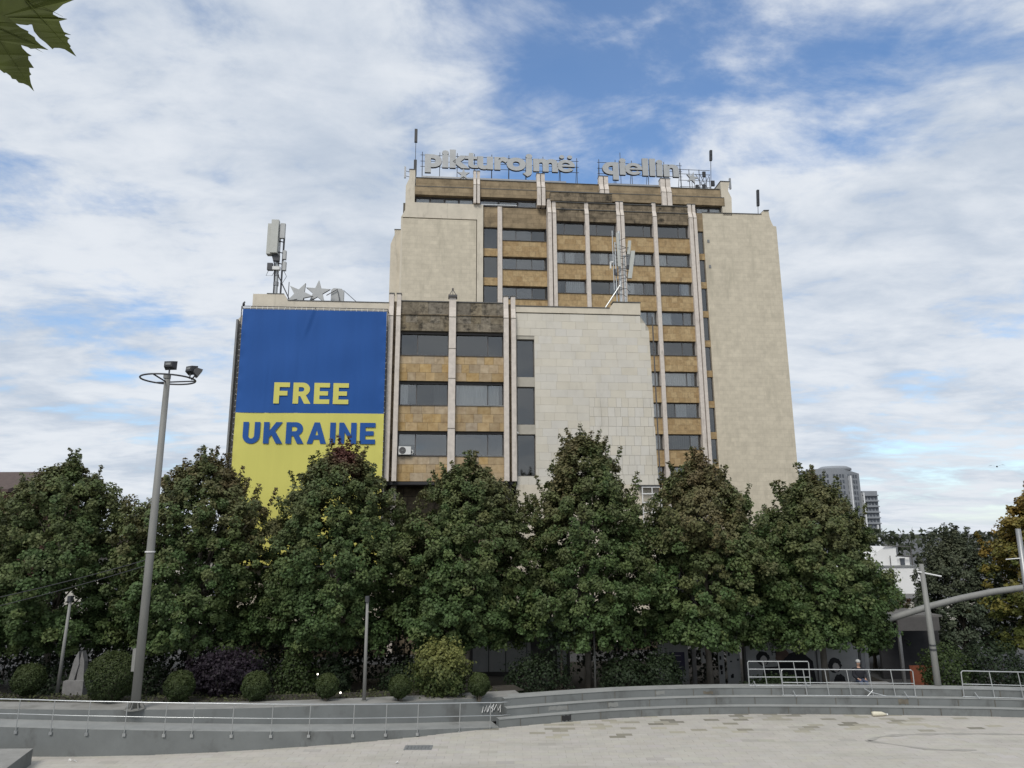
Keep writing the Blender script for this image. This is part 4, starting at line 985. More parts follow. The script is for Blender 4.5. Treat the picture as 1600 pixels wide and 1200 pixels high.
    if red:
        rd = np.clip(1.6 - np.hypot(P[:, 0] - 0.25, P[:, 1] + 0.6) / 0.75, 0, 1) * np.clip((ct[own] - 0.62) * 5, 0, 1) * red
        col = col * (1 - rd)[:, None] + RED[None] * (0.7 + 0.6 * le_)[:, None] * rd[:, None]
    me = leaf_mesh(P, Nn, sz, np.clip(col, 0.004, 1), rs, fine=True)
    link('crown', me, 'leaf', root)
    # trunk and limbs
    q = MB(); top = base + H * 0.8
    pts = [(0, 0, -0.15)]; 
    for i in range(1, 7): pts.append((lean * i / 9 + rs.uniform(-.08, .08), rs.uniform(-.08, .08), top * i / 6))
    q.tube(pts, [trunk * 1.35, trunk, trunk * .9, trunk * .72, trunk * .52, trunk * .32, trunk * .1], 9)
    q.build('trunk', bark, root, smooth=True)
    q = MB()
    for i in range(34):
        c = C[rs.randint(0, nclump)]; z0 = base - 0.5 + (c[2] - base) * rs.uniform(0.25, 0.6); z0 = min(max(z0, base - .5), top * .92)
        m_ = (c[0] * 0.45, c[1] * 0.45, z0 + (c[2] - z0) * 0.62)
        q.tube([(lean * z0 / h * .6, 0, z0), m_, tuple(c)], [0.05, 0.035, 0.012], 5)
    q.build('limbs', bark, root, smooth=True)
    return root

def shrub(x, y, z, r, label, seed, pal=(GREEN, LIGHT, BROWN), n=3500, ls=0.12, shell=0.55, name='shrub', cat='shrub', group=None, top_light=0.0, stem=0.0, jag=0.12):
    rs = np.random.RandomState(seed); root = thing(name, label, cat, (x, y, z), 0, group)
    d = rs.normal(size=(n, 3)); d /= np.linalg.norm(d, axis=1)[:, None]
    th = np.arctan2(d[:, 1], d[:, 0]); ph = rs.uniform(0, 6, 3)
    lob = 1 + jag * np.sin(4 * th + ph[0] + 6 * d[:, 2]) + jag * 0.8 * np.sin(7 * th - 8 * d[:, 2] + ph[1]) + rs.normal(size=n) * jag * 0.35
    f = rs.uniform(shell, 1.0, n) ** 0.6 * lob
    P = d * f[:, None] * np.array(r)[None]; P[:, 2] += r[2] + stem; P[:, 2] = np.maximum(P[:, 2], 0.03)
    Nn = d * 0.8 + rs.normal(size=(n, 3)) * 0.5 + np.array([0, 0, .3]); Nn /= np.linalg.norm(Nn, axis=1)[:, None]
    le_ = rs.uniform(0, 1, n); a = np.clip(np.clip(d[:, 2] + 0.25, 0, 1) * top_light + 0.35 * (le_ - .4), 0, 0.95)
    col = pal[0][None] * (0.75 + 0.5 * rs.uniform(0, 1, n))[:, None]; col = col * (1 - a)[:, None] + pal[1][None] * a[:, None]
    link('foliage', leaf_mesh(P, Nn, ls * rs.uniform(.7, 1.3, n), np.clip(col, .004, 1), rs, 'foliage'), 'leaf', root)
    q = MB()
    for i in range(7):
        a_ = rs.uniform(0, 6.28); q.tube([(0.06 * math.cos(a_), 0.06 * math.sin(a_), -0.05), (r[0] * .5 * math.cos(a_), r[1] * .5 * math.sin(a_), stem + r[2] * 1.1)], [0.03, 0.012], 5)
    q.build('stems', 'bark', root); return root

TREES = [(-31.5, 39.0, 12.0, 4.1, 'dark maple at the far left edge with reddish brown leaves', 0.9, 0.0, 3),
         (-23.6, 38.0, 12.2, 4.5, 'broad dark maple standing left of the tall floodlight mast', 0.45, 0.0, 14),
         (-16.3, 38.0, 12.4, 4.3, 'maple just right of the floodlight mast with brown tinged top', 0.75, 0.0, 25),
         (-9.1, 38.0, 12.9, 4.2, 'maple before the yellow banner with a dark red tip', 0.40, 0.95, 36),
         (-2.4, 38.0, 12.0, 4.1, 'maple below the two window bays of the front block', 0.45, 0.0, 47),
         (3.75, 38.0, 13.5, 3.9, 'tallest maple, pointed, before the pale stone wall', 0.60, 0.0, 58),
         (9.9, 38.0, 12.1, 3.9, 'maple before the right edge of the pale stone wall, yellowish brown top', 0.80, 0.0, 69),
         (15.7, 38.0, 11.2, 3.55, 'rightmost maple of the row, before the blank tower wing', 0.50, 0.0, 80)]
for (x, y, h, R, lb, au, rd_, sd_) in TREES: tree(x, y, GZ, h, R * 0.96, lb, sd_, autumn=au * 0.66, red=rd_, base=3.0, lean=0.15 if x == -2.4 else 0.0, shape={-16.3: 2.9, -9.1: 2.2, -2.4: 2.5, 3.75: 1.8, 9.9: 2.5, 15.7: 2.2, -23.6: 2.9, -31.5: 2.6}.get(x, 2.0))
tree(26.6, 44, GZ, 8.0, 2.8, 'grey green tree with small leaves behind the leaning grey pole', 91, base=1.6, autumn=0.1, pal=(np.array([.060, .080, .048]), np.array([.10, .12, .075]), BROWN), nclump=480, per=60, ls=0.15, name='small_tree', group=None, trunk=0.13, bark='bark')
tree(30.3, 41, GZ, 11.0, 4.0, 'yellowing tree at the right edge of the picture', 92, base=2.2, autumn=0.75, pal=(np.array([.095, .115, .028]), np.array([.19, .18, .04]), np.array([.26, .17, .04])), nclump=620, per=70, ls=0.19, name='autumn_tree', group=None, bark='bark')
tree(23.6, 47, GZ, 3.6, 1.9, 'low reddish brown tree before the white house', 93, base=1.0, autumn=0.9, nclump=120, per=60, ls=0.17, name='small_tree', group=None, trunk=0.1, bark='bark', pal=(GREEN, LIGHT, np.array([.10, .05, .035])))
tree(21.6, 45, GZ, 5.6, 2.2, 'low dark green tree beneath the sweeping grey tube', 94, base=1.2, autumn=0.1, nclump=130, per=60, ls=0.17, name='small_tree', group=None, trunk=0.1, bark='bark')

# clipped ball shrubs along the planted rim
BG = 'clipped ball shrubs along the planted rim'
BP = (np.array([.030, .048, .014]), np.array([.070, .088, .024]), BROWN)
for (x, y, r, lb) in ((-19.5, 30.35, 0.60, 'clipped ball shrub nearest the left edge of the picture'), (-15.6, 29.3, 0.92, 'largest clipped ball shrub, just left of the floodlight mast'),
                      (-13.02, 29.45, 0.56, 'clipped ball shrub just right of the floodlight mast'), (-10.14, 29.75, 0.54, 'clipped ball shrub right of the purple bush'),
                      (-7.4, 29.95, 0.45, 'clipped ball shrub left of the thin lamp post'), (-4.55, 30.2, 0.44, 'clipped ball shrub between the thin lamp post and the bright yellow green bush'), (-1.43, 31.05, 0.44, 'clipped ball shrub right of the bright yellow green bush')):
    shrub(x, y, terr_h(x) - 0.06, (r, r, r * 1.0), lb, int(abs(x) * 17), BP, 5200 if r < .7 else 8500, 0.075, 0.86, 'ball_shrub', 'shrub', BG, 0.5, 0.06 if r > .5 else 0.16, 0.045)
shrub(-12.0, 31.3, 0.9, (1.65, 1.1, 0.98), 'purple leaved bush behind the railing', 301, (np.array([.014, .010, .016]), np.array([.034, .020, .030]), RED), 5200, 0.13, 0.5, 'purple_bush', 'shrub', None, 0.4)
shrub(-3.05, 31.55, 0.55, (1.2, 1.0, 1.25), 'bright yellow green bush behind the railing', 302, (np.array([.045, .068, .020]), np.array([.25, .25, .075]), YELLOW), 6500, 0.12, 0.5, 'yellow_green_bush', 'shrub', None, 0.62, 0.1, 0.16)  # yellow green leaves; light from above is painted into the paler top
DS = 'dark shrubs in the shade under the trees'
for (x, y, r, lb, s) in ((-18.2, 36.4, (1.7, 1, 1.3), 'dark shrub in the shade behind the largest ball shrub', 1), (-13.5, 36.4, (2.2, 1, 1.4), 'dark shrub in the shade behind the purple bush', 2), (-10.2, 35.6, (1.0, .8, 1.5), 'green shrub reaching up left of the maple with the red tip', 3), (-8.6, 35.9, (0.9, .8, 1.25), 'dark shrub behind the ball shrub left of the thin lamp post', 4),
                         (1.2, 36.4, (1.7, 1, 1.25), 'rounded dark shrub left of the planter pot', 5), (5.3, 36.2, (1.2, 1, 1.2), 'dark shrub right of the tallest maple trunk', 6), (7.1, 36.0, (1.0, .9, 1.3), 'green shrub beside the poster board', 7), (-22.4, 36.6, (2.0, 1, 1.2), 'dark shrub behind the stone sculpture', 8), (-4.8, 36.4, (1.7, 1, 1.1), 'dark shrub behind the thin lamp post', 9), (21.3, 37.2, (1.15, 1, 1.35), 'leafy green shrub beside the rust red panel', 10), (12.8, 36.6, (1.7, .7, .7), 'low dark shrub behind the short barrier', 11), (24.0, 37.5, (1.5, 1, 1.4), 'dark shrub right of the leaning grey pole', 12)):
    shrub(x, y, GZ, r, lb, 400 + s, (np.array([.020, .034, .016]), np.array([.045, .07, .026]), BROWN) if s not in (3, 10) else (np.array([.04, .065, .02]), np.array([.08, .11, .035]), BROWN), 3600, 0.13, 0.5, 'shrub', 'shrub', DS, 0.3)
# weeds along the edge of the planting bed
b = MB(); b.add([(-48, 33.2, GZ + 0.006), (20.5, 33.2, GZ + 0.006), (20.5, 49.5, GZ + 0.006), (-48, 46, GZ + 0.006)], [(0, 1, 2, 3)]); struct(b.build('grove_shade_sheet', 'soil'))  # dark soil sheet added to give the ground beneath the trees its deep shade
hd = thing('backdrop', 'long dark hedge of leaves added behind the row of trees, deep shade put into its colour', 'backdrop', (-12, 42.4, GZ)); rs = np.random.RandomState(66); k = 15000  # added leafy screen; its near-black leaves stand in for shade below the crowns
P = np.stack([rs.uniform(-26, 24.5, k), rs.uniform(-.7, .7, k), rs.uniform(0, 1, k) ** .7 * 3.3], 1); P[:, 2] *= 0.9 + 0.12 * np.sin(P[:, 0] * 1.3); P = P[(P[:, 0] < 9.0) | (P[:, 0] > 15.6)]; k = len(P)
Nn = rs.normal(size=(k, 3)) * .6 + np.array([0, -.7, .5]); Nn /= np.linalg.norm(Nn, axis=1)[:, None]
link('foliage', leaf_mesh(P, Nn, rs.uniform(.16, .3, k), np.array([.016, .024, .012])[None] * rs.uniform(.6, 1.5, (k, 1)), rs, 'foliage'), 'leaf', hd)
q = MB()
for i in range(28): q.tube([(-25.5 + i * 1.25, 0, -.05), (-25.4 + i * 1.25, 0, 2.4)], [.05, .02], 5)
q.build('stems', 'bark', hd)
rs = np.random.RandomState(77); k = 2600; xs = rs.uniform(-24, 0, k); P = np.zeros((k, 3))
for i in range(k):
    q_ = rim_at(xs[i], rs.uniform(2.15, 3.6)); P[i] = (q_.x + rs.uniform(-.2, .2), q_.y, terr_h(xs[i]) - 0.06 + rs.uniform(0, 0.12) ** 1.0)
Nn = rs.normal(size=(k, 3)) + np.array([0, -.3, .5]); Nn /= np.linalg.norm(Nn, axis=1)[:, None]
gc = link('ground_cover', leaf_mesh(P, Nn, rs.uniform(.05, .12, k), np.clip(np.array([.075, .085, .035])[None] * rs.uniform(.5, 1.5, (k, 1)), 0, 1), rs, 'ground_cover'), 'leaf')
stuff(gc); gc['label'] = 'low weeds and grass along the planting bed behind the railing'

# big plane leaves hanging into the top left corner, close to the camera
br_ = thing('tree_branch', 'jagged green leaves of a near branch hanging into the top left corner', 'branch', (-1.55, 1.6, 9.05))
def plane_leaf(outline, cx_, cz_, stalk, tips, y=1.6):
    """A toothed, gently cupped leaf of real thickness."""
    BO_ = (-1.55, 1.6, 9.05); k = len(outline)
    dep = lambda x, z: y + 0.9 * ((x - cx_) ** 2 + 0.5 * (z - cz_) ** 2)
    vs = [(x, dep(x, z), z) for x, z in outline]; vs += [(x, d + 0.0007, z) for x, d, z in vs]; fs = []
    for t in tessellate_polygon([[Vector((x, z, 0)) for x, z in outline]]):
        fs.append(tuple(t)); fs.append(tuple(i + k for i in t[::-1]))
    fs += [(i, (i + 1) % k, (i + 1) % k + k, i + k) for i in range(k)]
    q = MB(BO_); q.add(vs, fs); lf = q.build('leaf', 'near_leaf', br_)
    q = MB(BO_)
    for (tx, tz) in tips:
        q.tube([(cx_ + (tx - cx_) * f, dep(cx_ + (tx - cx_) * f, cz_ + (tz - cz_) * f), cz_ + (tz - cz_) * f) for f in (0, .3, .6, .9)], [0.0014, 0.0011, 0.0008, 0.0004], 5)
    q.tube([(cx_, y, cz_), stalk], 0.0018, 5); q.build('vein', 'near_leaf', lf)
plane_leaf([(-1.344, 8.825), (-1.321, 8.827), (-1.303, 8.821), (-1.283, 8.804), (-1.266, 8.791), (-1.248, 8.783), (-1.248, 8.778), (-1.232, 8.768), (-1.229, 8.76), (-1.216, 8.748), (-1.198, 8.737), (-1.215, 8.738), (-1.226, 8.737), (-1.209, 8.728), (-1.228, 8.736), (-1.238, 8.734), (-1.245, 8.738), (-1.261, 8.742), (-1.257, 8.734), (-1.245, 8.722), (-1.234, 8.715), (-1.242, 8.713), (-1.241, 8.704), (-1.227, 8.683), (-1.238, 8.682), (-1.236, 8.671), (-1.232, 8.665), (-1.236, 8.661), (-1.232, 8.641), (-1.224, 8.621), (-1.237, 8.634), (-1.249, 8.639), (-1.26, 8.64), (-1.267, 8.648), (-1.276, 8.649), (-1.28, 8.656), (-1.291, 8.664), (-1.296, 8.663), (-1.307, 8.672), (-1.334, 8.65), (-1.329, 8.683), (-1.382, 8.715), (-1.375, 8.759), (-1.405, 8.803), (-1.367, 8.807)], -1.345, 8.80, (-1.40, 1.62, 9.10), ((-1.224, 8.621), (-1.198, 8.737), (-1.334, 8.65)))
plane_leaf([(-1.355, 8.847), (-1.319, 8.838), (-1.31, 8.827), (-1.292, 8.823), (-1.272, 8.821), (-1.261, 8.825), (-1.254, 8.804), (-1.239, 8.786), (-1.224, 8.775), (-1.206, 8.758), (-1.202, 8.762), (-1.189, 8.763), (-1.177, 8.761), (-1.165, 8.754), (-1.149, 8.745), (-1.16, 8.762), (-1.165, 8.768), (-1.163, 8.772), (-1.171, 8.782), (-1.171, 8.788), (-1.167, 8.793), (-1.179, 8.799), (-1.177, 8.803), (-1.164, 8.803), (-1.181, 8.809), (-1.189, 8.823), (-1.195, 8.838), (-1.176, 8.847), (-1.197, 8.849), (-1.211, 8.856), (-1.212, 8.862), (-1.203, 8.871), (-1.19, 8.889), (-1.158, 8.913), (-1.197, 8.916), (-1.232, 8.973), (-1.273, 8.937), (-1.331, 8.965), (-1.331, 8.919), (-1.385, 8.926)], -1.29, 8.90, (-1.25, 1.66, 9.08), ((-1.149, 8.745), (-1.176, 8.847), (-1.158, 8.913), (-1.232, 8.973)), 1.63)
q = MB((-1.55, 1.6, 9.05)); q.tube([(-1.9, 1.7, 9.2), (-1.55, 1.65, 9.1), (-1.25, 1.66, 9.08), (-1.0, 1.7, 9.15)], 0.006, 6); q.build('twig', 'bark', br_)

# ------------------------------------------------------------------ railing along the ramp
rail = thing('handrail', 'stainless steel two bar railing along the ramp', 'railing', (rim_at(-9, 0).x, rim_at(-9, 0).y, 0)); ROf = tuple(rail.location)
def rail_line(dz, r, name, x0=-24.0, x1=-0.15):
    P = []
    for p, n in zip(RIM, RN):
        if x0 <= p.x <= x1 + 0.3: q_ = p - n * 0.05; P.append((q_.x, q_.y, ramp_h(p.x) + dz))
    q = MB(ROf); q.tube(P, r, 8); return q.build(name, 'stainless', rail, smooth=True)
rail_line(0.93, 0.022, 'top_rail'); rail_line(0.45, 0.015, 'middle_rail')
x = -22.8
while x < -0.4:
    a = rim_at(x, -0.05); h = ramp_h(a.x); q = MB(ROf); q.tube([(a.x, a.y, h - 0.16), (a.x + 0.03, a.y, h + 0.93)], 0.017, 8); po = q.build('post', 'stainless', rail)
    q = MB(ROf); q.box(a.x - 0.05, a.x + 0.05, a.y - 0.01, a.y + 0.06, h - 0.2, h - 0.1); q.build('foot_plate', 'stainless', po)
    x += 1.28

# ------------------------------------------------------------------ floodlight mast
mx_, my_ = -13.97, 28.05; mz = terr_h(mx_) + 0.004
fm = thing('floodlight_mast', 'tall grey floodlight mast with a ring and three lamps', 'lamp post', (mx_, my_, mz)); MO = (mx_, my_, mz)
mt = 13.75
q = MB(MO); q.tube([(mx_, my_, mz), (mx_ + .01, my_, mz + 6), (mx_ + .02, my_, mt)], [0.165, 0.145, 0.11], 16); q.build('pole', 'mast_paint', fm, smooth=True)
q = MB(MO)
q.lathe([(0.36, 0), (0.36, 0.035), (0.2, 0.05)], (mx_, my_, mz), 16)
for i in range(8):
    a = i * math.pi / 4; q.add([(mx_ + math.cos(a) * .2, my_ + math.sin(a) * .2, mz + .05), (mx_ + math.cos(a) * .35, my_ + math.sin(a) * .35, mz + .05), (mx_ + math.cos(a) * .2, my_ + math.sin(a) * .2, mz + .3), (mx_ + math.cos(a + .06) * .2, my_ + math.sin(a + .06) * .2, mz + .05), (mx_ + math.cos(a + .04) * .35, my_ + math.sin(a + .04) * .35, mz + .05), (mx_ + math.cos(a + .06) * .2, my_ + math.sin(a + .06) * .2, mz + .3)], [(0, 1, 2), (5, 4, 3), (1, 4, 5, 2)])
q.build('base_flange', 'mast_paint', fm)
ring_c = (mx_ + 0.05, my_, 13.72); rr_ = 1.02
q = MB(MO); q.tube([(ring_c[0] + rr_ * math.cos(t * math.pi / 20), ring_c[1] + rr_ * math.sin(t * math.pi / 20), ring_c[2]) for t in range(41)], 0.035, 6)
for a in (0.4, 2.5, 4.6): q.tube([(mx_, my_, 13.6), (ring_c[0] + rr_ * math.cos(a), ring_c[1] + rr_ * math.sin(a), ring_c[2])], 0.03, 6)
q.build('ring', 'dark_steel', fm)
q = MB(MO); q.tube([(mx_, my_, mt), (mx_, my_, mt + 0.14)], 0.14, 12); q.build('cap', 'mast_paint', fm)
q = MB(MO); q.tube([(mx_, my_, 6.9), (mx_, my_, 6.95)], 0.185, 16); q.build('strap', 'white_plastic', fm)
q = MB(MO); q.box(mx_ - 0.24, mx_ - 0.12, my_ - 0.1, my_ + 0.1, 2.6, 3.4); q.build('cable_box', 'mast_paint', fm)
for (dx, dy, dz, rz_, tilt) in ((0.22, -0.15, 0.52, 3.05, -0.2), (0.90, 0.35, 0.42, 2.65, -0.1), (1.28, 0.1, 0.22, 2.1, 0.3)):
    fl = bpy.data.objects.new('floodlight', None); 
    c = Vector((mx_ + dx - MO[0], my_ + dy - MO[1], 13.72 + dz - MO[2]))
    M_ = Matrix.Translation(c) @ Matrix.Rotation(rz_, 4, 'Z') @ Matrix.Rotation(tilt + 0.25, 4, 'X')
    b_ = MB(); b_.add([(-.24, .02, -.18), (.24, .02, -.18), (.24, .02, .18), (-.24, .02, .18), (-.17, .26, -.1), (.17, .26, -.1), (.17, .26, .12), (-.17, .26, .12)], [(0, 1, 2, 3), (7, 6, 5, 4), (1, 0, 4, 5), (2, 1, 5, 6), (3, 2, 6, 7), (0, 3, 7, 4)])
    b_.v = [tuple(M_ @ Vector(v)) for v in b_.v]; h_ = b_.build('floodlight', 'black_metal', fm)
    b_ = MB(); b_.box(-.2, .2, 0.0, .015, -.14, .14); b_.v = [tuple(M_ @ Vector(v)) for v in b_.v]; b_.build('lens', 'lamp_glass', h_)
    b_ = MB(); b_.box(-.11, .11, .262, .275, -.03, .06); b_.v = [tuple(M_ @ Vector(v)) for v in b_.v]; b_.build('label_plate', 'frame_grey', h_)
    b_ = MB(); b_.tube([(0, .12, -.1), (0, .12, -.38)], 0.03, 6); b_.v = [tuple(M_ @ Vector(v)) for v in b_.v]; b_.build('bracket', 'dark_steel', h_)

# thin lamp posts among the shrubs
def lamp_post(x, y, z, h, lean, label, r=0.075, m='mast_paint'):
    t = thing('lamp_post', label, 'lamp post', (x, y, z), 0); q = MB(); q.tube([(0, 0, -0.1), (lean, 0, h)], [r, r * 0.72], 10); q.build('pole', m, t, smooth=True)
    q = MB(); q.box(lean - .07, lean + .07, -.12, .1, h - .1, h + .12); q.build('head', 'dark_steel', t)
    q = MB(); q.tube([(0, 0, 0), (0, 0, 0.12)], r * 1.5, 10); q.build('base', m, t); return t
lamp_post(-18.75, 31.1, 1.0, 3.95, 0.10, 'thin grey lamp post left of the floodlight mast')
lamp_post(-5.93, 30.05, 1.0, 3.95, 0.0, 'thin grey lamp post standing behind the middle of the railing')
lamp_post(3.95, 36.6, GZ, 5.0, 0.0, 'thin dark post right beside the tallest maple trunk', 0.06)
# cables slung from the mast to the left
for i, (z0, z1, dy) in enumerate(((5.35, 6.65, 0.0), (4.9, 6.45, 0.1))):
    pts = [(-26 + (mx_ + 26) * t / 12, 28.05 + dy, z0 + (z1 - z0) * t / 12 - 0.9 * (t / 12) * (1 - t / 12) - 1.2 * (1 - t / 12)) for t in range(13)]
    c0 = pts[0]; q = MB(); q.tube(pts, 0.014, 5); tag(q.build('overhead_cable', 'black_metal'), ('upper' if i == 0 else 'lower') + ' of two black cables slung from the floodlight mast to the left edge', 'cable', 'cables at the left edge')

# ------------------------------------------------------------------ crowd barriers
def barrier(x0, x1, off, z, h, posts, rails, label, slant=0.0, curved=True, plate=True):
    a = rim_at(x0, off); c = rim_at(x1, off); mid_ = (a + c) / 2
    t = thing('crowd_barrier', label, 'barrier', (mid_.x, mid_.y, z), 0, 'metal barriers on the steps'); O = (mid_.x, mid_.y, z)
    def P(f, zz): p = a.lerp(c, f); return (p.x, p.y, z + zz)
    q = MB(O); q.tube([P(0, 0.02), P(0, h - .06), P(0.012, h), P(0.988, h), P(1, h - .06), P(1, 0.02)], 0.022, 8); q.build('frame', 'galvanised', t)
    for r_ in rails: q = MB(O); q.tube([P(0, h * r_), P(1, h * r_)], 0.017, 6); q.build('rail', 'galvanised', t)
    for k in range(1, posts):
        f = k / posts; q = MB(O); q.tube([P(f, h), P(f + slant / (x1 - x0), 0.02)], 0.018, 6); q.build('post', 'galvanised', t)
    if plate: q = MB(O); q.tube([P(-0.01, 0.02), P(1.01, 0.02)], 0.02, 6); q.build('bottom_rail', 'galvanised', t)
    for f in (0.08, 0.92):
        p = a.lerp(c, f); q = MB(O); q.tube([(p.x, p.y - 0.28, z + .015), (p.x, p.y, z + .2), (p.x, p.y + 0.25, z + .015)], 0.016, 6); q.build('foot', 'galvanised', t)
    return t
barrier(10.2, 12.95, 1.05, 0.905, 1.02, 4, (0.36, 0.68), 'short metal barrier with three bars standing behind the long one', 0.12)
barrier(11.4, 17.25, 0.55, 0.605, 1.08, 6, (0.5,), 'long metal barrier with slanting posts on the steps', 0.10)
barrier(19.1, 24.5, 0.6, 0.605, 1.06, 5, (0.5,), 'metal barrier at the right edge of the picture', 0.08)
# loose broken legs lying by the long barrier
q = MB(); a = rim_at(14.9, 0.5); q.tube([(a.x, a.y, 0.93), (a.x + 0.25, a.y, 0.78), (a.x + 0.9, a.y - .02, 0.63)], 0.02, 6).tube([(a.x + .1, a.y, 0.62), (a.x + .35, a.y, 0.85)], 0.018, 6)
tag(q.build('barrier_leg', 'galvanised'), 'bent metal leg lying against the middle of the long barrier', 'barrier leg')

# ------------------------------------------------------------------ right side: pole, sweeping tube, kiosk
lp = thing('street_pole', 'grey leaning concrete pole with a short cross arm on the right', 'pole', (18.55, 33.1, GZ)); LO = (18.55, 33.1, GZ)
q = MB(LO); q.tube([(18.55, 33.1, GZ), (18.62, 33.3, 3.0), (18.72, 33.6, 6.05)], [0.155, 0.13, 0.10], 14); q.build('pole', 'mast_paint', lp, smooth=True)
q = MB(LO); q.tube([(18.45, 33.5, 5.72), (19.55, 33.55, 5.5)], 0.035, 6); q.build('cross_arm', 'white_paint', lp)
q = MB(LO); q.tube([(18.6, 33.25, 2.35), (18.6, 33.25, 2.42)], 0.148, 14).tube([(18.6, 33.26, 2.55), (18.6, 33.26, 2.6)], 0.146, 14); q.build('strap', 'dark_steel', lp)
tb = thing('arched_tube', 'thick grey steel tube sweeping up to the right edge', 'tube', (19.0, 38.0, GZ)); UO = (19.0, 38.0, GZ)
pts = [(17.6, 38, 2.45), (18.6, 38, 2.9), (19.23, 38, 3.15), (21.26, 38, 3.73), (22.96, 38, 4.13), (24.65, 38, 4.44), (26.33, 38, 4.65), (29, 38, 4.85), (33, 38, 4.95)]
q = MB(UO); q.tube(pts, 0.16, 14); q.build('tube', 'mast_paint', tb, smooth=True)
q = MB(UO); q.tube([(17.6, 38, 2.5), (17.6, 38, GZ)], 0.16, 10); q.build('prop', 'steel', tb)
q = MB(UO); q.tube([(32.8, 38, 4.95), (32.8, 38, GZ)], 0.16, 10); q.build('prop', 'steel', tb)
ep = thing('street_pole', 'dark grey post cut by the right edge of the picture', 'pole', (21.2, 30.0, 0.0)); q = MB((21.2, 30, 0)); q.tube([(21.25, 30.6, 0.9), (21.25, 30.5, 7.6)], [0.12, 0.10], 12); q.build('pole', 'steel', ep, smooth=True)
q = MB((21.2, 30, 0)); q.tube([(20.55, 30.5, 6.35), (21.25, 30.5, 6.4)], 0.02, 5); q.build('arm', 'white_paint', ep)
ki = thing('kiosk', 'dark roofed kiosk with a rust red front behind the leaning pole', 'kiosk', (22.3, 41, GZ)); KO = (22.3, 41, GZ)
q = MB(KO); q.box(20.75, 23.0, 40.2, 40.35, 2.28, 2.98); q.build('awning', 'frame_metal', ki)
q = MB(KO); q.box(20.6, 23.2, 40.2, 44, 2.98, 3.08); q.build('roof', 'roof_felt', ki)
q = MB(KO); q.box(20.8, 24.2, 42.5, 42.7, GZ, 2.9); q.build('back_wall', 'dark_interior', ki)
for u in (20.9, 22.55): q = MB(KO); q.box(u - .07, u + .07, 40.4, 40.54, GZ, 2.3); q.build('post', 'steel', ki)
q = MB(KO); q.box(21.15, 22.5, 40.25, 40.32, GZ, 0.5); q.build('front_panel', 'rust_panel', ki)

# wall with wall paintings behind the barriers
mu = thing('painted_wall', 'pale wall with black painted heads behind the metal barriers', 'wall', (15.6, 40, GZ)); UO2 = (15.6, 40, GZ)
q = MB(UO2); q.box(12.3, 18.9, 40, 40.3, GZ, 2.7); q.build('wall', 'mural_wall', mu)
q = MB(UO2); q.box(18.55, 18.62, 39.95, 40, GZ, 2.7).box(12.25, 12.35, 39.9, 40.3, GZ, 2.7).box(16.1, 16.16, 39.95, 40, GZ, 2.7); q.build('joint_strip', 'frame_metal', mu)
def blob(cx_, cz_, rx, rz, y, m, seed, name):
    r = random.Random(seed); q = MB(UO2)
    q.add([(cx_ + rx * math.cos(t * math.pi / 14) * r.uniform(.88, 1.1), y, cz_ + rz * math.sin(t * math.pi / 14) * r.uniform(.88, 1.1)) for t in range(28)], [tuple(range(28))]); q.build(name, m, mu)
for (cx_, cz_, rx, rz) in ((13.25, 0.95, 0.36, 0.38), (17.05, 0.58, 0.36, 0.38)):
    blob(cx_, cz_, rx, rz, 39.994, 'ink', int(cx_ * 9), 'painted_hair'); blob(cx_ + 0.05, cz_ - 0.1, rx * .5, rz * .62, 39.988, 'ink_face', int(cx_ * 7), 'painted_face')
blob(14.3, 1.05, .38, .45, 39.994, 'ink_brown', 7, 'painted_patch'); blob(17.25, -0.25, .33, .4, 39.994, 'ink', 8, 'painted_patch')
q = MB(UO2); q.add([(13.0, 39.991, -.58), (13.3, 39.991, .5), (14.0, 39.991, .55), (14.7, 39.991, 1.2), (15.3, 39.991, 1.35), (15.9, 39.991, .8), (16.05, 39.991, -.58)], [(0, 6, 5, 4, 3, 2, 1)]); q.build('painted_hill', 'ink', mu)
q = MB(UO2)
for xx in (13.75, 13.95): q.box(xx, xx + .04, 39.985, 39.993, 1.1, 1.45)
q.box(13.75, 13.99, 39.985, 39.993, 1.24, 1.28); q.build('painted_mark', 'ink', mu)
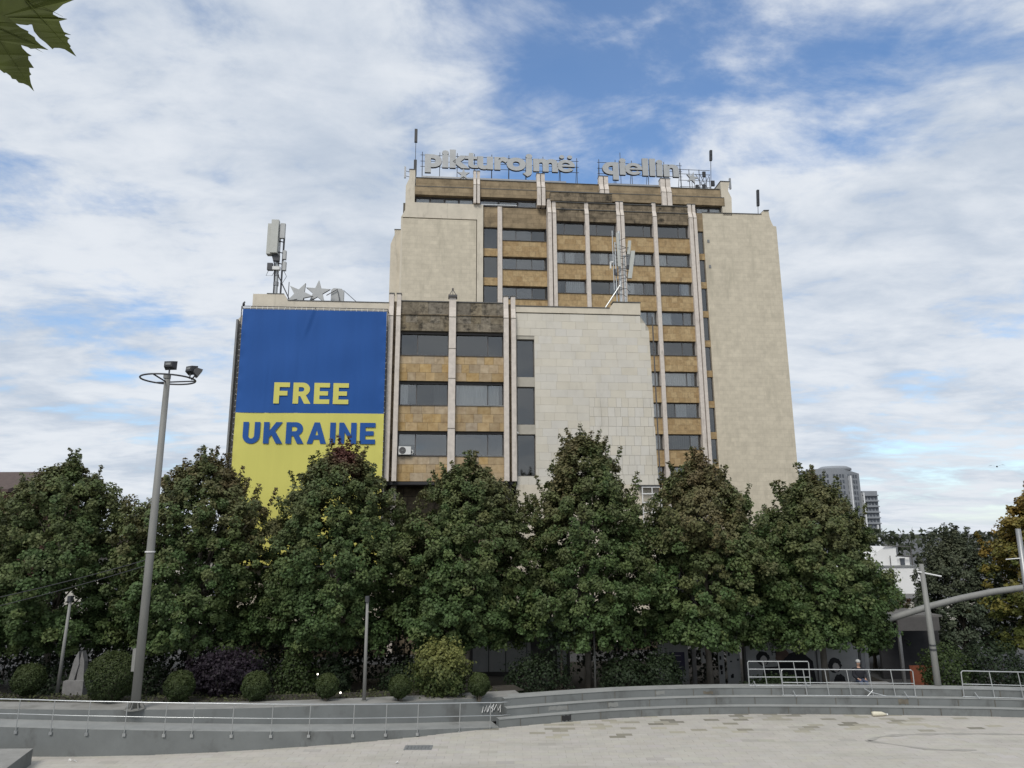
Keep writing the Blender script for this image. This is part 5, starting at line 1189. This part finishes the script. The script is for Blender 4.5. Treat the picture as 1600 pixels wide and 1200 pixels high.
# poster board, smaller boards and pillar to its left
po_ = thing('poster_board', 'tall dim poster board beside the shaded pillar', 'poster', (8.5, 40, GZ)); YO = (8.5, 40, GZ)
q = MB(YO); q.box(7.7, 9.3, 40, 40.15, -.3, 2.6); q.build('board', 'mural_wall', po_)
q = MB(YO); q.box(8.3, 9.1, 39.99, 39.996, .3, 1.3); q.build('print', 'ink_purple', po_)
q = MB(YO); q.add([(8.1, 39.99, 0.0), (8.35, 39.99, -.15), (8.7, 39.99, -.15), (8.85, 39.99, .25), (8.6, 39.99, .15), (8.35, 39.99, .3)], [(0, 5, 4, 3, 2, 1)][::-1]); q.build('print', 'ink', po_)
for z in (1.1, .8, .5): q = MB(YO); q.box(8.5, 8.9, 39.982, 39.988, z, z + .04); q.build('print_line', 'ink_face', po_)
for (x0, x1, z0, z1, lb) in ((10.05, 10.5, 0.7, 1.6, 'small pale notice on the shaded wall right of the poster board'), (10.95, 11.25, -.4, 1.3, 'narrow pale panel right of the foremost pale trunk'), (11.4, 12.1, -.4, 1.6, 'wider pale panel left of the painted wall')):
    pn = thing('notice_board', lb, 'panel', (x0, 40.2, GZ), 0); q = MB((x0, 40.2, GZ)); q.box(x0, x1, 40.2, 40.3, z0, z1); q.build('panel', 'mural_wall', pn)
    q = MB((x0, 40.2, GZ)); r = random.Random(int(x0 * 10))
    for i in range(5): a_ = r.uniform(x0 + .04, x1 - .15); c_ = r.uniform(z0 + .2, z1 - .3); q.box(a_, a_ + .1, 40.19, 40.196, c_, c_ + r.uniform(.06, .2))
    q.build('print', 'ink', pn)
q = MB(); q.box(9.42, 9.62, 39.6, 39.8, GZ, 3.2); tag(q.build('pillar', 'stone_grey'), 'slim grey pillar right of the poster board', 'pillar')
# pale panels of a shop front behind the dark shrubs
sf = thing('shop_front', 'dim pale shop front panels behind the dark rounded shrub', 'shop front', (0, 44, GZ)); HO = (0, 44, GZ)
for (x0, x1) in ((-2.4, -1.5), (-1.44, -.5), (-.44, 1.0), (2.55, 3.1)): q = MB(HO); q.box(x0, x1, 44, 44.08, -.35, 1.3); q.build('panel', 'mural_wall', sf)
q = MB(HO); q.box(-2.6, 3.3, 44.1, 44.2, GZ, 1.4); q.build('frame', 'frame_metal', sf)
q = MB(HO); q.box(-2.6, 3.3, 43.9, 44.3, 1.4, 1.55); q.build('lintel', 'frame_metal', sf)
pt = thing('planter_pot', 'dark round planter pot with a thin trunk in the shade', 'pot', (2.3, 36.4, GZ)); q = MB(); q.lathe([(.28, 0), (.34, .75), (.38, .75), (.38, .85), (.30, .85), (.28, .7)], (0, 0, 0), 16); q.build('pot', 'terracotta', pt)
q = MB(); q.tube([(0, 0, .6), (.03, 0, 3.2)], [.06, .04], 8); q.build('stem', 'bark', pt)
rs_ = np.random.RandomState(5); k = 900; P = rs_.normal(size=(k, 3)) * np.array([.55, .5, .5]) + np.array([0, 0, 3.4]); Nn = rs_.normal(size=(k, 3)); Nn /= np.linalg.norm(Nn, axis=1)[:, None]
link('foliage', leaf_mesh(P, Nn, rs_.uniform(.1, .2, k), np.tile(DARK, (k, 1)), rs_, 'foliage'), 'leaf', pt)

# small lit garden lamps in the shade
for (x, y, z, lb) in ((0.72, 41, 1.75, 'small lit globe lamp above the dark rounded shrub'), (5.7, 41, 1.75, 'small lit globe lamp right of the tallest maple trunk'), (-9.1, 35.0, 1.2, 'small lit globe lamp left of the thin lamp post'), (-7.0, 30.6, 1.28, 'small round light beside the ball shrub near the thin lamp post')):
    zb = GZ if y > 33 else terr_h(x) - .1; t = thing('garden_lamp', lb, 'lamp', (x, y, zb), 0, 'small lit lamps under the trees'); q = MB(); q.tube([(0, 0, 0), (0, 0, z - zb - .05)], .025, 6); q.build('stem', 'dark_steel', t)
    q = MB(); q.ball((0, 0, z - zb), 0.04); q.build('globe', 'bulb', t, smooth=True)

# stone sculpture on a plinth, left
sc_ = thing('stone_sculpture', 'pale stone sculpture of two raised forks on a plinth at left', 'sculpture', (-19.6, 34, GZ)); ZO = (-19.6, 34, GZ)
q = MB(ZO); q.box(-20.05, -19.15, 33.6, 34.5, GZ, 1.22); q.build('plinth', 'stone_grey', sc_)
q = MB(ZO); q.prism_xz([(-19.95, 1.22), (-19.7, 1.22), (-19.55, 1.9), (-19.62, 2.45), (-19.78, 2.1)], 33.8, 34.1).prism_xz([(-19.62, 1.22), (-19.3, 1.22), (-19.35, 2.0), (-19.5, 2.45), (-19.56, 2.0)], 33.85, 34.15); q.build('figure', 'stone_grey', sc_)

# ------------------------------------------------------------------ buildings behind
hr = thing('apartment_tower', 'distant grey high rise with a curved crown behind the right tree', 'tower', (119, 262, GZ)); TW = (119, 262, GZ)
def curved(x0, x1, y, bulge, z0, ztop, n=16):
    vs = []; fs = []
    for i in range(n + 1):
        t = i / n; x = x0 + (x1 - x0) * t; yy = y - bulge * math.sin(math.pi * t); vs += [(x, yy, z0), (x, yy, ztop(t)), (x, y + 14, z0), (x, y + 14, ztop(t))]
    for i in range(n):
        a = 4 * i; fs += [(a, a + 4, a + 5, a + 1), (a + 1, a + 5, a + 7, a + 3), (a + 6, a + 2, a + 3, a + 7)]
    fs += [(0, 1, 3, 2), (4 * n, 4 * n + 2, 4 * n + 3, 4 * n + 1)]; return vs, fs
q = MB(TW); q.add(*curved(104, 127.2, 262, 4, GZ, lambda t: 28.2 + 2.0 * math.sin(math.pi * (0.15 + .8 * t)))); q.build('main_block', 'tower_grey', hr)
q = MB(TW); q.box(127.2, 132.6, 261, 274, GZ, 22.1); q.build('side_block', 'tower_grey', hr)
q = MB(TW); q.lathe([(6, 0), (6, .7), (4.5, 1.5), (3.2, 1.5)], (119.5, 265, 29.8), 20); q.build('crown', 'tower_grey', hr)
q = MB(TW)
for zi in range(14):
    z = 1.5 + zi * 2.0
    for i in range(20):
        t = (i + .5) / 20; x = 104 + 23.2 * t; y = 262 - 4 * math.sin(math.pi * t) - .05
        if i % 5 == 4: continue
        q.box(x - .32, x + .32, y - .1, y + .2, z - .55, z + .55)
    if z < 21:
        for i in range(4): q.box(127.9 + i * 1.2, 128.6 + i * 1.2, 260.9, 261.1, z - .4, z + .5)
stuff(q.build('window', 'tower_window', hr))
q = MB(TW)
for zi in range(10): q.box(127.1, 132.7, 260.3, 261, 2.3 + zi * 2, 2.7 + zi * 2)
stuff(q.build('balcony', 'tower_grey', hr))
for x, t_ in ((121.8, 27.5), (127.1, 21.5), (131.0, 10)): q = MB(TW); q.box(x, x + .5, 257.6 if x < 125 else 260.2, 262, GZ, t_); q.build('pilaster', 'tower_white', hr)
wh = thing('white_house', 'white flat roofed house behind the trees at right', 'house', (39.5, 76, GZ)); WO = (39.5, 76, GZ)
q = MB(WO); q.box(33, 42.2, 75, 84, GZ, 3.95); q.build('wall', 'white_render', wh)
q = MB(WO); q.prism_xz([(36.2, 3.95), (36.2, 4.6), (38.6, 6.0), (39.7, 6.0), (39.7, 3.95)], 75.6, 82); q.build('upper_wall', 'white_render', wh)
q = MB(WO); q.box(36.3, 41.5, 74.9, 82, 3.95, 4.12); q.build('ledge', 'frame_grey', wh)
q = MB(WO); q.box(39.8, 41.2, 76, 80, 4.12, 4.9); q.build('stair_head', 'white_render', wh)
q = MB(WO); q.tube([(39.6, 75.6, 6.05), (41.25, 75.6, 5.98), (41.25, 75.6, 4.1)], .06, 6).tube([(39.6, 75.6, 5.05), (41.25, 75.6, 5.0)], .06, 6).tube([(38.3, 75.4, 6.08), (39.7, 75.5, 6.05)], .06, 6).tube([(38.9, 75.4, 4.1), (38.9, 75.4, 5.1)], .04, 6); q.build('railing', 'frame_metal', wh)
q = MB(WO); q.box(40.2, 40.65, 75.9, 76.0, 4.15, 4.75); w1 = q.build('window', 'tower_window', wh)
q = MB(WO); q.box(40.15, 40.7, 75.92, 75.96, 4.72, 4.85); q.build('lintel', 'frame_grey', w1)
q = MB(WO); q.box(37.2, 38.1, 74.9, 75.0, 1.6, 2.9); q.build('window', 'tower_window', wh)
q = MB(WO); q.box(32, 44, 70, 75, GZ, 1.2); q.build('annex', 'pale_render', wh)
q = MB(WO); q.box(31.8, 44.2, 69.8, 75, 1.2, 1.35); q.build('annex_roof', 'frame_metal', wh)
rh = thing('brick_house', 'red brick house with a dark roof behind the far left tree', 'house', (-55, 72, GZ)); JO = (-55, 72, GZ)
q = MB(JO); q.box(-66, -50.6, 72, 84, GZ, 11.9); q.build('wall', 'brick_red', rh)
q = MB(JO); q.prism_yz([(71.2, 11.9), (71.2, 12.2), (78, 14.5), (84.8, 12.2), (84.8, 11.9)], -66.6, -50.2); q.build('roof', 'roof_tile', rh)
for i in range(3):
    for z in (3, 6.2, 9.4): q = MB(JO); q.box(-64 + i * 4.6, -62.2 + i * 4.6, 71.9, 72, z, z + 1.7); q.build('window', 'tower_window', rh)
lh = thing('pale_house', 'pale low house glimpsed between the trees left of the banner', 'house', (-40, 70, GZ)); NO = (-40, 70, GZ)
q = MB(NO); q.box(-45, -19, 70, 80, GZ, 5.6); q.build('wall', 'pale_render', lh)
q = MB(NO); q.prism_yz([(69.3, 5.6), (69.3, 5.8), (75, 7.3), (80.7, 5.8), (80.7, 5.6)], -45.6, -18.4); q.build('roof', 'roof_tile', lh)
for i in range(8): q = MB(NO); q.box(-44 + i * 3.1, -42.6 + i * 3.1, 69.92, 70, 1.2, 3.0); q.build('window', 'tower_window', lh)

# ------------------------------------------------------------------ seated man, birds, litter
mn = thing('person', 'seated person with grey hair and dark jacket behind the long barrier', 'person', (16.0, 35.0, GZ)); 
def skin(name, pts, edges, m, parent, sub=2):
    me = bpy.data.meshes.new(name); me.from_pydata([p[:3] for p in pts], edges, []); o = link(name, me, m, parent)
    o.modifiers.new('skin', 'SKIN'); 
    for i, p in enumerate(pts):
        sv = me.skin_vertices[0].data[i]; sv.radius = (p[3], p[4] if len(p) > 4 else p[3]); sv.use_root = (i == 0)
    s = o.modifiers.new('sub', 'SUBSURF'); s.levels = sub; s.render_levels = sub
    dg = bpy.context.evaluated_depsgraph_get(); m2 = bpy.data.meshes.new_from_object(o.evaluated_get(dg)); bpy.data.objects.remove(o)
    m2.polygons.foreach_set('use_smooth', [True] * len(m2.polygons)); m2.materials.clear(); return link(name, m2, m, parent)
SH = 1.39   # seat height of the low wall he sits on
b_pts = [(0, 0, SH, .15, .12), (0, 0, SH + .3, .15, .11), (0, 0, SH + .5, .17, .11), (0, -.01, SH + .58, .06), (0, -.03, SH + .66, .065), (0, -.05, SH + .75, .095, .1), (0, -.05, SH + .85, .08, .09),
         (-.2, 0, SH + .48, .06), (-.25, -.06, SH + .2, .05), (-.16, -.28, SH + .1, .038), (.2, 0, SH + .48, .06), (.25, -.06, SH + .2, .05), (.16, -.28, SH + .1, .038),
         (-.1, -.1, SH, .095), (-.12, -.45, SH + .02, .075), (-.12, -.5, SH - .42, .05), (-.12, -.62, SH - .46, .045), (.1, -.1, SH, .095), (.12, -.45, SH + .02, .075), (.12, -.5, SH - .42, .05), (.12, -.62, SH - .46, .045)]
b_e = [(0, 1), (1, 2), (2, 3), (3, 4), (4, 5), (5, 6), (2, 7), (7, 8), (8, 9), (2, 10), (10, 11), (11, 12), (0, 13), (13, 14), (14, 15), (15, 16), (0, 17), (17, 18), (18, 19), (19, 20)]
k = len(b_pts)
for s, wi in ((-1, 9), (1, 12)):
    w_ = b_pts[wi]; b_pts.append((w_[0] - s * .03, w_[1] - .06, w_[2] - .01, .032, .016)); pi = len(b_pts) - 1; b_e.append((wi, pi))
    for f, (dx, ln) in enumerate(((-.035, .065), (-.012, .078), (.012, .074), (.034, .058))):
        b_pts.append((b_pts[pi][0] + dx, b_pts[pi][1] - .035, w_[2] - .01, .009)); b_e.append((pi, len(b_pts) - 1)); b_pts.append((b_pts[-1][0], b_pts[-1][1] - ln, w_[2] - .045, .008)); b_e.append((len(b_pts) - 2, len(b_pts) - 1))
    b_pts.append((b_pts[pi][0] - s * .045, b_pts[pi][1] - .005, w_[2], .010)); b_e.append((pi, len(b_pts) - 1))
skin('body', b_pts, b_e, 'skin', mn, 1)
skin('jacket', [(0, 0, SH - .03, .24, .20), (0, 0, SH + .3, .24, .19), (0, 0, SH + .5, .25, .18), (0, -.01, SH + .6, .10), (-.21, 0, SH + .47, .11), (-.26, -.06, SH + .2, .09), (-.17, -.26, SH + .11, .066), (.21, 0, SH + .47, .11), (.26, -.06, SH + .2, .09), (.17, -.26, SH + .11, .066)], [(0, 1), (1, 2), (2, 3), (2, 4), (4, 5), (5, 6), (2, 7), (7, 8), (8, 9)], 'jacket', mn)
skin('trousers', [(0, 0, SH - .02, .17, .14), (-.1, -.1, SH, .11), (-.12, -.45, SH + .02, .09), (-.12, -.5, SH - .4, .065), (.1, -.1, SH, .11), (.12, -.45, SH + .02, .09), (.12, -.5, SH - .4, .065)], [(0, 1), (1, 2), (2, 3), (0, 4), (4, 5), (5, 6)], 'jeans', mn)
q = MB(); q.ball((0, -.03, SH + .83), (.105, .115, .095), 14, 9); q.build('hair', 'hair', mn, smooth=True)
q = MB()
for s in (-1, 1): q.ball((s * .035, -.148, SH + .80), .013, 8, 6)
q.build('eyes', 'ink', mn); q = MB(); q.ball((0, -.158, SH + .765), (.014, .022, .026), 8, 6); q.build('nose', 'skin', mn); q = MB(); q.ball((0, -.143, SH + .715), (.03, .012, .007), 8, 6); q.build('mouth', 'ink_brown', mn)
q = MB()
for s in (-1, 1): q.box(s * .12 - .05, s * .12 + .05, -.78, -.5, SH - .53, SH - .44)
q.build('shoes', 'ink', mn)
q = MB(); q.box(14.6, 17.4, 34.85, 35.35, GZ, GZ + SH - .12); tag(q.build('low_wall', 'stone_grey'), 'low grey wall on which the person sits behind the barrier', 'wall')

def bird(loc, label, wings, rz, s):
    t = thing('bird', label, 'bird', loc, rz); q = MB(); q.ball((0, 0, .1 * s), (.2 * s, .085 * s, .085 * s) if wings else (.1 * s, .085 * s, .19 * s), 10, 7)
    q.build('body', 'bird', t, smooth=True); q = MB(); q.ball((.2 * s, 0, .13 * s) if wings else (.05 * s, 0, .3 * s), .06 * s, 8, 6); q.tube([(.25 * s, 0, .13 * s), (.32 * s, 0, .12 * s)] if wings else [(.1 * s, 0, .3 * s), (.17 * s, 0, .29 * s)], [.02 * s, .004 * s], 5); q.build('head', 'bird', t)
    q = MB(); q.add([(-.15 * s, -.04 * s, .1 * s), (-.15 * s, .04 * s, .1 * s), (-.42 * s, .08 * s, .09 * s), (-.42 * s, -.08 * s, .09 * s)] if wings else [(-.06 * s, -.03 * s, 0), (-.06 * s, .03 * s, 0), (-.16 * s, .03 * s, -.22 * s), (-.16 * s, -.03 * s, -.22 * s)], [(0, 1, 2, 3)]); q.build('tail', 'bird', t)
    if wings:
        for sg_ in (-1, 1):
            q = MB(); q.add([(.1 * s, sg_ * .05 * s, .14 * s), (-.12 * s, sg_ * .05 * s, .13 * s), (-.1 * s, sg_ * .4 * s, .25 * s), (-.2 * s, sg_ * .85 * s, .16 * s), (.02 * s, sg_ * .5 * s, .28 * s)], [(0, 1, 2, 4), (4, 2, 3)]); q.build('wing', 'bird', t)
    return t
bird((54.43, 80, 14.5), 'dark bird flying in the sky at right', True, 0.9, 1.05)
bp_ = uw(-14.35, 49.3, 23.38); bird(bp_, 'small dark bird perched on the upper left corner of the banner frame', False, 0.4, 0.85)
bt = thing('plastic_bottle', 'crumpled pale plastic bottle lying before the steps', 'bottle', (14.9, 31.75, 0.0)); q = MB(); q.tube([(0, 0, .09), (.1, 0, .1), (.42, .03, .09), (.55, .04, .07), (.62, .05, .06)], [.085, .095, .085, .05, .03], 10); q.build('body', 'bottle', bt, smooth=True)
q = MB(); q.tube([(.62, .05, .06), (.67, .055, .06)], .034, 10); q.build('cap', 'litter', bt)
for (x, y, lb) in ((-15.2, 26.35, 'white crumpled litter scrap near the left corner block'), (-14.95, 26.3, 'second white litter scrap right of the first near the corner block'), (-3.9, 25.9, 'small white scrap of paper lying on the open plaza')):
    r = random.Random(int(x * 10)); q = MB(); pts = [(r.uniform(-.09, .09), r.uniform(-.07, .07), r.uniform(0, .09)) for _ in range(9)]; q.add(pts, [(0, 1, 2), (2, 3, 4), (4, 5, 6), (6, 7, 8), (0, 3, 6), (1, 4, 7), (2, 5, 8)]); o = q.build('litter', 'litter', loc=(x, y, 0.004)); tag(o, lb, 'litter', 'scraps of litter on the plaza')
# drain cover in the paving
dc_ = thing('drain_cover', 'dark rectangular drain cover set in the plaza paving', 'drain cover', (-3.45, 27.7, 0.002)); q = MB(); q.box(-.5, .5, -.28, .28, 0, .010); q.build('frame', 'frame_grey', dc_)
for i in range(7): q = MB(); q.box(-.42 + i * .125, -.36 + i * .125, -.22, .22, .012, .02); q.build('bar', 'steel', dc_)

# faint dark tyre marks curving across the paving
for nm, pts, wd_ in (('tyre_mark', [(13.0, 28.25), (13.9, 28.8), (15.7, 29.05), (17.5, 29.05), (19.2, 28.9), (22, 28.3)], 0.16), ('tyre_mark', [(12.9, 28.2), (13.6, 27.8), (14.4, 27.25), (15.2, 27.03), (16.2, 27.0)], 0.14)):
    cv = curve([(pts[0][0] - 1, pts[0][1])] + pts + [(pts[-1][0] + 1, pts[-1][1])], 0.25); vs = []; fs = []
    for i, p in enumerate(cv):
        h_ = wd_ * (0.6 + 0.4 * math.sin(i * 1.3)); vs += [(p.x, p.y - h_, 0.006), (p.x, p.y + h_, 0.006)]
    fs = [(2 * i, 2 * i + 2, 2 * i + 3, 2 * i + 1) for i in range(len(cv) - 1)]
    q = MB(); q.add(vs, fs); q.build(nm, 'tyre_dirt', plaza)
# far belt of trees closing the horizon
rs = np.random.RandomState(9); k = 9000; X = rs.uniform(-170, 210, k); hgt = 8.3 + 0.5 * np.sin(X * .11) + 0.4 * np.sin(X * .37 + 1) + 0.3 * np.sin(X * 1.1)
P = np.stack([X, 150 + rs.uniform(-4, 4, k), GZ + hgt * rs.uniform(0, 1, k) ** .6], 1); Nn = rs.normal(size=(k, 3)) + np.array([0, -.5, .6]); Nn /= np.linalg.norm(Nn, axis=1)[:, None]
fw = stuff(link('distant_trees', leaf_mesh(P, Nn, rs.uniform(.8, 1.7, k), np.array([.05, .062, .035])[None] * rs.uniform(.6, 1.4, (k, 1)), rs, 'distant_trees'), 'leaf')); fw['label'] = 'far belt of trees along the horizon'
